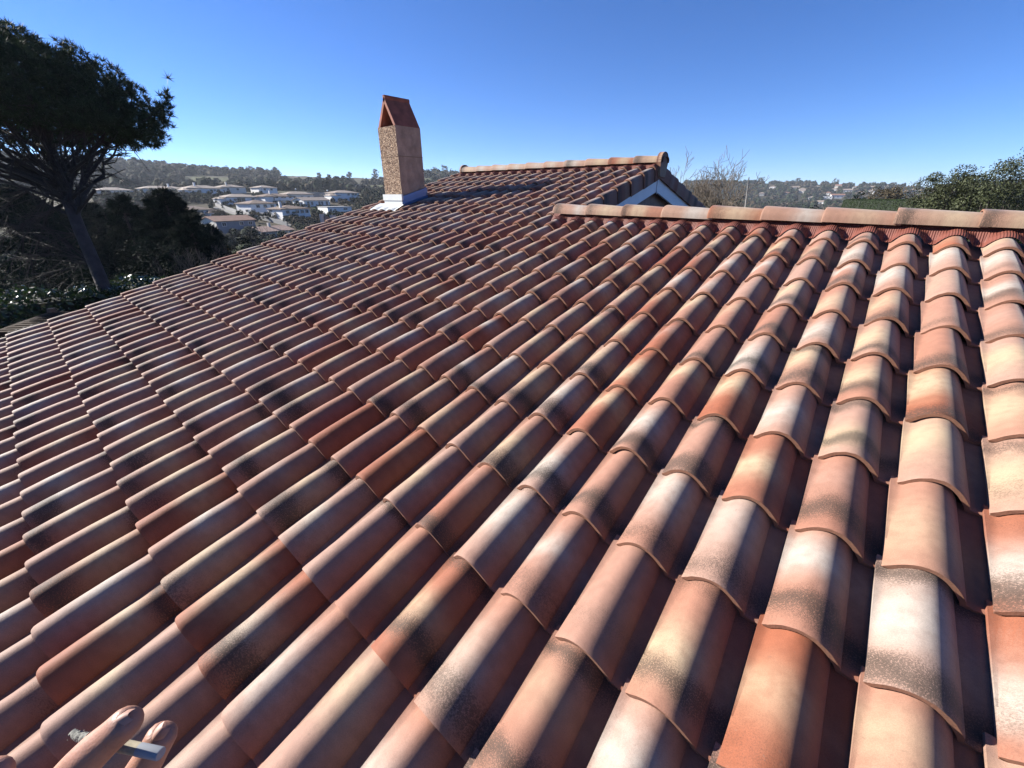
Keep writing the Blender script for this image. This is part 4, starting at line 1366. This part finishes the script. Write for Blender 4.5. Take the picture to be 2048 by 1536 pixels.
for k, (x, y, r, lab) in enumerate(SHRUBS):
    p = ground_hit(x, y)
    leafy_tree(p - np.array([0, 0, 0.3]), p[2] + r * 1.15, r * 0.95, lab, 300 + k, (M_CEDAR, M_SHRUB, M_BROWNBUSH)[k % 3] if k < 20 else M_BROWNBUSH, 0.42, 1100, name='garden_shrub', category='bush', group='garden shrubs of the village', clumps=26, low=0.0)
def street_lamp(px, py, ytop, label):
    p = ground_hit(px, py)
    rr = ray(px, ytop); h = CAM[2] + rr[2] / np.hypot(rr[0], rr[1]) * np.hypot(*(p - CAM)[:2]) - p[2]
    t = thing('street_lamp', p, label, 'street lamp', 'street lamps of the village')
    mb = MB(); mb.tube([p, p + [0, 0, h]], [0.09, 0.06], 6); put('pole', mb.mesh('pole'), t, None, M_WALLM)
    mb = MB(); mb.tube([p + [0, 0, h - 0.1], p + [0, 0, h + 0.25], p + [0, 0, h + 0.6]], [0.25, 0.42, 0.1], 8); put('lamp_head', mb.mesh('lamp_head'), t, None, M_WHITE)
street_lamp(525, 388, 375, 'white headed street lamp above the wide terrace house')
street_lamp(594, 392, 379, 'white headed street lamp above the cream house behind the villa')
street_lamp(657, 396, 382, 'white headed street lamp above the grey flat roofed house')

FAR = [
    (1598, 404, 16, 7.5, 0, 'tall cream block with dark openings in the valley on the right', M_WALLW, M_ROOFP, 'hip', 970),
    (1674, 399, 26, 6.0, -12, 'long white hall with pale roof in the valley, left of the clipped hedge', M_WALLW, M_ROOFR, 'gable', 900),
    (1700, 411, 13, 4.2, -20, 'white house with orange roof just left of the clipped hedge', M_WALLW, M_ROOFO, 'gable', 560),
    (1545, 375, 15, 6, 10, 'white house with dark openings in the left part of the right hill', M_WALLW, M_ROOFP, 'hip', 1010),
    (1590, 376, 20, 5, -5, 'long low white house mid slope on the right hill', M_WALLW, M_ROOFP, 'gable', 1030),
    (1620, 358, 16, 6, 12, 'pale house close under the skyline of the right hill', M_WALLC, M_ROOFP, 'hip', 1090),
    (1695, 382, 20, 5, -8, 'white long house in the middle of the right hill', M_WALLW, M_ROOFP, 'gable', 1000),
    (1668, 380, 12, 5, 8, 'small white house left of the long middle one', M_WALLW, M_ROOFP, 'hip', 1005),
    (1742, 384, 11, 6, 5, 'narrow bright house above the left end of the clipped hedge', M_WALLW, M_ROOFP, 'hip', 990),
    (1742, 366, 22, 5, -10, 'pale terrace of low roofs high on the right hill', M_WALLC, M_ROOFP, 'gable', 1080),
    (1776, 360, 12, 5, 5, 'small white house near the skyline above the brown bush', M_WALLW, M_ROOFP, 'hip', 1100),
    (1830, 359, 10, 5, 0, 'tiny white house on the skyline left of the evergreens', M_WALLW, M_ROOFP, 'hip', 1110),
    (1826, 373, 14, 5, 12, 'white house above the clipped hedge, mid slope', M_WALLW, M_ROOFP, 'gable', 1040),
    (1850, 372, 15, 5, -12, 'cream house left of the evergreen, mid slope', M_WALLC, M_ROOFP, 'gable', 1040),
    (1862, 378, 17, 5, 6, 'yellowish long house close to the evergreen outline', M_WALLC, M_ROOFP, 'gable', 1010),
    (1814, 376, 8, 4, 3, 'tiny bright cabin left of the mid slope pair', M_WALLW, M_ROOFP, 'hip', 1030),
    (1640, 412, 18, 4, 8, 'low white house at the valley floor over the ridge caps', M_WALLW, M_ROOFP, 'gable', 800),
    (1620, 407, 12, 4, -10, 'small white shed-like house beside the tall cream block', M_WALLW, M_ROOFP, 'gable', 860),
    (1652, 402, 20, 4, -4, 'dark roofed long building right of the tall cream block', M_WALLW, M_FLAT, 'flat', 880),
    (1522, 392, 12, 5, 8, 'small grey house near the thin pole', M_WALLM, M_ROOFP, 'hip', 900),
    (1570, 396, 12, 4, -8, 'small pale house left of the tall cream block', M_WALLW, M_ROOFR, 'gable', 930),
    (1533, 368, 10, 5, 6, 'tiny pale house high up near the thin pole', M_WALLC, M_ROOFP, 'hip', 1050),
    (1565, 362, 12, 5, -6, 'tiny house near the skyline above the first white house', M_WALLW, M_ROOFB, 'hip', 1080),
    (1602, 390, 12, 5, 9, 'pale house right above the tall cream block', M_WALLC, M_ROOFP, 'gable', 960),
    (1636, 372, 11, 5, -9, 'small bright house between the two long houses of mid slope', M_WALLW, M_ROOFP, 'hip', 1040),
    (1655, 389, 12, 5, 4, 'white house above the long white hall', M_WALLW, M_ROOFR, 'hip', 950),
    (1712, 372, 12, 5, 8, 'small white house above the long middle one', M_WALLW, M_ROOFP, 'hip', 1050),
    (1719, 391, 11, 5, -4, 'white cottage above the dark conifer bush at the hedge end', M_WALLW, M_ROOFP, 'gable', 960),
    (1796, 368, 11, 5, -6, 'white house in the gap over the brown bush', M_WALLW, M_ROOFP, 'gable', 1060),
    (1842, 381, 12, 5, 4, 'white cottage just over the right part of the clipped hedge', M_WALLW, M_ROOFP, 'hip', 980),
    (1678, 366, 14, 5, 5, 'pale long house right of the skyline pines', M_WALLC, M_ROOFR, 'gable', 1075)]
# ------------------------------------------------------------------ woods far off (nobody could count them)
def crowns(P, R, hs, rg, tris=26, tone=None, ts=(0.45, 0.8)):
    n = len(P)
    d = rg.normal(size=(n, tris, 3)); d /= np.linalg.norm(d, axis=2, keepdims=True)
    sc = np.stack([R, R, hs], 1)[:, None, :]
    C = P[:, None, :] + d * sc * rg.uniform(0.55, 1.0, (n, tris, 1))
    a = rg.normal(size=(n, tris, 3)); a -= (a * d).sum(2, keepdims=True) * d; a /= np.linalg.norm(a, axis=2, keepdims=True)
    b_ = np.cross(d, a)
    s = (R[:, None, None] * rg.uniform(*ts, (n, tris, 1)))
    T = np.stack([C + a * s, C - a * s * 0.5 + b_ * s * 0.87, C - a * s * 0.5 - b_ * s * 0.87], 2).reshape(-1, 3, 3)
    tint = np.repeat(tone, tris, 0) * rg.uniform(0.7, 1.25, (n * tris, 1))
    return T, tint
def wood(name, az0, az1, r0, r1, n, seed, avoid=(), evergreen=0.35, size=(2.6, 5.0), keepfun=None, tris=36, ts=(0.36, 0.66)):
    rg = np.random.default_rng(seed)
    az = np.radians(rg.uniform(az0, az1, n)); r = np.sqrt(rg.uniform(r0 ** 2, r1 ** 2, n))
    X = CAM[0] + np.sin(az) * r; Y = CAM[1] + np.cos(az) * r
    Z = terrain(X, Y)
    P = np.stack([X, Y, Z], 1)
    px, py, _ = pix_arr(P)
    keep = np.ones(n, bool)
    for (x0, y0, x1, y1) in avoid:
        keep &= ~((px > x0) & (px < x1) & (py > y0) & (py < y1))
    if keepfun is not None:
        keep &= keepfun(px, py, r, rg)
    P = P[keep]; n = len(P)
    R = rg.uniform(*size, n); ev = rg.random(n) < evergreen
    hs = R * np.where(ev, rg.uniform(0.9, 1.5, n), rg.uniform(0.7, 1.1, n))
    P[:, 2] += hs * 0.75
    tone = np.where(ev[:, None], np.array([[0.42, 0.62, 0.42]]), np.array([[1.15, 1.0, 0.92]])) * rg.uniform(0.7, 1.25, (n, 1))
    T, tint = crowns(P, R, hs, rg, tris, tone, ts)
    put(name, tri_mesh(name, T, tint), None, None, M_WOOD, kind='stuff')
avoid_fields = [(366, 352, 464, 374), (560, 351, 775, 367), (704, 370, 776, 387), (836, 356, 906, 366)]
def left_keep(px, py, r, rg):
    k = np.ones(len(px), bool)
    thin = (px > 520) & (px < 790) & (py < 367)
    k &= ~(thin & (rg.random(len(px)) < 0.86 * np.clip((px - 520) / 110, 0, 1)))
    return k
wood('hillside_wood', -94, -44, 330, 780, 4200, 51, avoid_fields, 0.28, (2.2, 4.2), left_keep)
wood('valley_wood', -94, -56, 48, 150, 460, 52, ((455, 430, 605, 480),), 0.45, (1.5, 2.8), None, 260, (0.12, 0.24))
wood('hillside_wood', -20, 24, 640, 1250, 9000, 53, [(x - 6 - 4 * (w > 15), y - 6, x + 6 + 4 * (w > 15), y + 7) for (x, y, w, *_q) in FAR], 0.45, (1.7, 4.2))
wood('valley_wood', -24, 20, 130, 640, 1500, 54, ((1690, 392, 1716, 412),), 0.35, (1.8, 3.6), None, 90, (0.2, 0.4))
boxes = [(x - 29, y - 26, x + 29, y + 1) for (x, y) in ((478, 466), (560, 477), (596, 439), (531, 427), (392, 433), (682, 432), (562, 408), (636, 412), (490, 409), (415, 391), (325, 388), (697, 402), (604, 404))]
wood('village_shrubbery', -84, -56, 150, 330, 3000, 55, boxes + [(512, 428, 585, 456), (620, 412, 662, 424), (425, 410, 505, 437)], 0.55, (0.6, 1.5), None, 60, (0.25, 0.5))
# skyline trees that stand clear of the wood
def skyline(px, label, h, seed, ev=True):
    pys = np.arange(330, 400, 1.0)
    # highest ground along this pixel column
    rr = ray(px, 360); rr = rr / np.hypot(rr[0], rr[1])
    ts = np.linspace(300, 1300, 400); X = CAM[0] + rr[0] * ts; Y = CAM[1] + rr[1] * ts; Z = terrain(X, Y)
    k = np.argmax((Z - CAM[2]) / ts)
    p = np.array([X[k], Y[k], Z[k]])
    leafy_tree(p, p[2] + h, h * 0.48, label, seed, M_SHRUB if ev else M_BROWNBUSH, 1.3, 900, name='skyline_tree', group='trees on the skyline', clumps=40, low=0.0)
for k, (x, h, lab) in enumerate(((487, 9, 'dark tree on the ridge above the wide terrace house'), (505, 11, 'tallest dark ridge tree, above the large balcony villa'), (522, 9, 'right one of the dark ridge trees above the balcony villa'),
                            (700, 8, 'small ridge tree left of the chimney shaft'), (752, 12, 'broad dark ridge tree touching the chimney shaft'), (870, 11, 'dark ridge tree in the gap right of the chimney'), (890, 13, 'broad ridge tree right of the chimney, left of the upper ridge end'),
                            (415, 7, 'small ridge tree above the upper row house'), (640, 6, 'tiny ridge tree over the bare vineyard'), (1523, 14, 'dark broad tree on the right skyline past the thin pole'), (1672, 13, 'pointed dark tree on the middle of the right skyline'), (1596, 12, 'dark skyline tree left of the pointed one'))):
    skyline(x, lab, h, 500 + k)

# ------------------------------------------------------------------ far houses on the right hillside
for (x, y, w, h, yw, lab, wm, rm, kd, dist) in FAR:
    w *= 0.70; h *= 0.86
    wins = wrow([q for q in np.linspace(-w * 0.32, w * 0.32, 3)], h * 0.55, 1.2, 1.4)
    VH(x, y, w, 9, h, 1.8 if kd != 'flat' else 0.3, yw, lab, wm, rm, kd, wins, (), None, None, 'houses on the right hillside', name='hillside_house', dist=dist)

# ------------------------------------------------------------------ right garden
bare_px(1436, 312, 30, 'large leafless tree with many fine twigs just right of the white gable', 61, levels=4, stems=13, maxn=18000, spread=0.62, r0=0.06, kids=2, ratio=0.68, stiff=0.18, rmin=0.011, mat=M_TWIG_L)
bare_px(1400, 352, 34, 'smaller leafless tree beside the gable verge', 62, levels=4, stems=9, maxn=12000, spread=0.75, kids=2, ratio=0.74, r0=0.05, rmin=0.012, mat=M_TWIG_L)
shrub_px(1425, 385, 31, 1.5, 'olive shrub at the foot of the leafless tree by the gable', 63, M_BROWNBUSH, 0.13, 3000, name='garden_bush', category='bush', low=0.0)
def thin_pole():
    p = at(1498, 355, 26); b = at(1490, 416, 25.6)
    g = b.copy(); g[2] = tz(b[0], b[1])
    mb = MB(); mb.tube([g, b, p], [0.045, 0.04, 0.03], 8)
    o = put('pole', mb.mesh('pole', 0.8), None, None, simple('grey_pole', (0.14, 0.13, 0.12), 0.7))
    o['label'] = 'thin leaning grey pole right of the leafless tree'; o['category'] = 'pole'
thin_pole()
shrub_px(1785, 374, 62, 4.2, 'wide brown leafless bush above the clipped hedge', 64, M_BROWNBUSH, 0.28, 6500, name='brown_bush', category='bush', low=0.0, clumps=70)
shrub_px(1722, 386, 60, 1.3, 'dark green conifer bush at the left end of the clipped hedge', 65, M_CEDAR, 0.25, 2600, name='dark_bush', category='bush', low=0.0)
shrub_px(1868, 374, 40, 2.4, 'light brown bush between clipped hedge and evergreen', 66, M_BROWNBUSH, 0.2, 4000, name='brown_bush', category='bush', low=0.0)
kA = at(1712, 398, 46); kB = at(1880, 392, 30)
kz = min(kA[2], kB[2])
for q in (kA, kB):
    q[2] = tz(q[0], q[1])
hedge(kA, kB, 2.2, at(1760, 397, 40)[2] - tz(*at(1760, 397, 40)[:2]), 'clipped dark green hedge with a flat top behind the lower ridge', 42, M_HEDGE, 0.10, 60000, name='clipped_hedge', topwob=0.03, core_in=0.04)
shrub_px(1922, 338, 19, 1.5, 'olive green evergreen tree right of the clipped hedge, lower of the two', 67, M_OLIVE, 0.085, 36000, name='evergreen_tree', twigs=26, clumps=90, low=0.0)
shrub_px(2050, 312, 17, 2.0, 'taller evergreen tree at the right edge of the view', 68, M_OLIVE, 0.085, 42000, name='evergreen_tree', twigs=26, clumps=100, low=0.0)
shrub_px(1975, 372, 22, 1.8, 'dark evergreen filling the gap between the two olive green trees', 69, M_SHRUB, 0.09, 18000, name='evergreen_tree', clumps=60, low=0.0)

# ------------------------------------------------------------------ hand with cigarette
def hand():
    D0 = 0.215
    mats = simple('skin', (0.33, 0.165, 0.115), 0.55, 0.22, 60, 0.00025, 700, sub=0.12)
    root = at(30, 1730, 0.235)
    t = thing('hand', root, 'hand reaching in at the lower left, holding a cigarette between its fingers', 'hand')
    wrist = at(-120, 1880, 0.25)
    def P(x, y, d): return at(x, y, d)
    chains = [
        ([P(40, 1690, 0.232), P(110, 1590, 0.222), P(166, 1524, 0.217), P(196, 1495, 0.2155), P(222, 1472, 0.2145), P(248, 1449, 0.2132), P(268, 1431, 0.2127)], [0.0125, 0.0112, 0.0101, 0.0095, 0.0083, 0.0086, 0.0074]),       # index
        ([P(110, 1745, 0.245), P(210, 1645, 0.243), P(270, 1566, 0.241), P(294, 1524, 0.240), P(308, 1500, 0.2392), P(321, 1475, 0.2385), P(331, 1457, 0.238)], [0.0125, 0.0110, 0.0103, 0.0096, 0.0086, 0.0090, 0.0076]),      # middle
        ([P(150, 1810, 0.252), P(270, 1740, 0.256), P(330, 1670, 0.262), P(340, 1620, 0.268), P(336, 1600, 0.272)], [0.0120, 0.0105, 0.0095, 0.0085, 0.0066]),      # ring
        ([P(170, 1880, 0.258), P(270, 1845, 0.264), P(318, 1790, 0.270), P(328, 1750, 0.275), P(326, 1735, 0.278)], [0.0110, 0.0092, 0.0084, 0.0076, 0.0060]),      # little
        ([P(-40, 1760, 0.228), P(-60, 1650, 0.215), P(-30, 1570, 0.208), P(0, 1530, 0.206)], [0.0145, 0.0120, 0.0105, 0.0080])]                                      # thumb
    verts = [wrist, at(-260, 2050, 0.275), at(20, 1800, 0.243)]
    rad = [0.027, 0.029, 0.028]
    edges = [(0, 1), (0, 2)]
    for pts, rs in chains:
        b = len(verts)
        verts.extend(pts); rad.extend(rs)
        edges.append((2, b))
        for k in range(len(pts) - 1):
            edges.append((b + k, b + k + 1))
    me = bpy.data.meshes.new('hand_skeleton')
    me.from_pydata([tuple(v) for v in verts], edges, [])
    o = bpy.data.objects.new('hand_skeleton', me); COL.objects.link(o)
    sk = o.modifiers.new('skin', 'SKIN'); sk.use_smooth_shade = True
    for k, d in enumerate(me.skin_vertices[0].data):
        d.radius = (rad[k], rad[k]); d.use_root = (k == 2)
    ss = o.modifiers.new('sub', 'SUBSURF'); ss.levels = 2; ss.render_levels = 2
    dg = bpy.context.evaluated_depsgraph_get()
    skin = bpy.data.meshes.new_from_object(o.evaluated_get(dg))
    bpy.data.objects.remove(o); bpy.data.meshes.remove(me)
    skin.name = 'palm_and_fingers'
    skin.materials.clear()
    skin.shade_smooth()
    put('palm_and_fingers', skin, t, None, mats)
    nm = simple('fingernail', (0.36, 0.195, 0.145), 0.6, 0.05, 40)
    def nail(c, d, out, w, l):
        d = d / np.linalg.norm(d); out = out - (out @ d) * d; out /= np.linalg.norm(out); s = np.cross(d, out)
        mb = MB(); rows = []
        for i in range(6):
            f = i / 5; row = []
            for j in range(7):
                g = (j / 6 - 0.5) * 2
                wid = w * (0.80 + 0.2 * math.sin(f * PI)) if f < 0.95 else w * 0.72
                row.append(c + d * (f - 0.5) * l + s * g * wid / 2 + out * (0.0010 - 0.0030 * g * g - 0.0034 * f * f))
            rows.append(row)
        mb.quad_strip(rows)
        put('fingernail', mb.mesh('fingernail', 1.0), t, None, nm)
    i1, i0 = chains[0][0][6], chains[0][0][5]
    nail(i1 * 0.58 + i0 * 0.42 + (MC @ np.array([-0.35, -0.60, -0.72])) * 0.0060, i1 - i0, MC @ np.array([-0.35, -0.60, -0.72]), 0.0072, 0.0068)
    m1, m0 = chains[1][0][6], chains[1][0][5]
    nail(m1 * 0.56 + m0 * 0.44 + (MC @ np.array([0.05, -0.40, -0.92])) * 0.0062, m1 - m0, MC @ np.array([0.05, -0.40, -0.92]), 0.0076, 0.0075)
    # cigarette between index and middle finger
    a, b = at(142, 1470, 0.2300), at(322, 1508, 0.2235)
    ax = b - a; L_ = np.linalg.norm(ax); ax = ax / L_
    c = thing('cigarette', (a + b) / 2, 'hand rolled cigarette with a white filter and a grey ash end', 'cigarette')
    r = 0.0030
    mb = MB(); mb.tube([a + ax * 0.012, a + ax * L_ * 0.4, a + ax * (L_ - 0.0135)], [r * 0.95, r, r], 14)
    put('paper', mb.mesh('paper', 0.8), c, None, simple('cigarette_paper', (0.33, 0.28, 0.19), 0.8, 0.3, 300))
    mb = MB(); mb.tube([a + ax * (L_ - 0.0135), a + ax * (L_ - 0.0006), b], [r * 1.03, r * 1.03, r * 0.95], 16)
    put('filter', mb.mesh('filter', 0.8), c, None, simple('filter_shade_grey', (0.27, 0.29, 0.32), 0.8, 0.1, 100))  # white filter greyed: the fingers' shade is put into its colour
    rg = np.random.default_rng(2)
    mb = MB()
    pts = [a + ax * q for q in np.linspace(-0.001, 0.0125, 9)]
    mb.tube([p + rg.normal(0, 0.0004, 3) for p in pts], [r * q for q in (0.25, 0.55, 0.66, 0.8, 0.72, 0.88, 0.8, 0.95, 0.9)], 12)
    for k in range(26):
        p = a + ax * rg.uniform(0, 0.012); d = rg.normal(size=3); d -= (d @ ax) * ax * 0.7; d /= np.linalg.norm(d)
        q = p + d * r * rg.uniform(0.8, 1.1)
        mb.tube([p + d * r * 0.7, q], [0.0004, 0.0002], 4)
    put('ash', mb.mesh('ash'), c, None, simple('ash_grey', (0.20, 0.20, 0.175), 0.95, 0.6, 900))
hand()

# ------------------------------------------------------------------ thin winter haze over the whole place
def haze():
    mb = MB()
    z0, z1 = -90.0, 75.0
    mb.box((0, 0, (z0 + z1) / 2), (13500, 13500, z1 - z0))
    m = bpy.data.materials.new('haze_air'); m.use_nodes = True
    N = m.node_tree.nodes; L = m.node_tree.links
    N.remove(N['Principled BSDF'])
    v = N.new('ShaderNodeVolumePrincipled')
    v.inputs['Color'].default_value = (0.80, 0.88, 1.0, 1)
    v.inputs['Density'].default_value = 0.00015
    v.inputs['Anisotropy'].default_value = 0.2
    L.new(v.outputs[0], N['Material Output'].inputs['Volume'])
    put('haze', mb.mesh('haze'), None, None, m, kind='stuff')
haze()
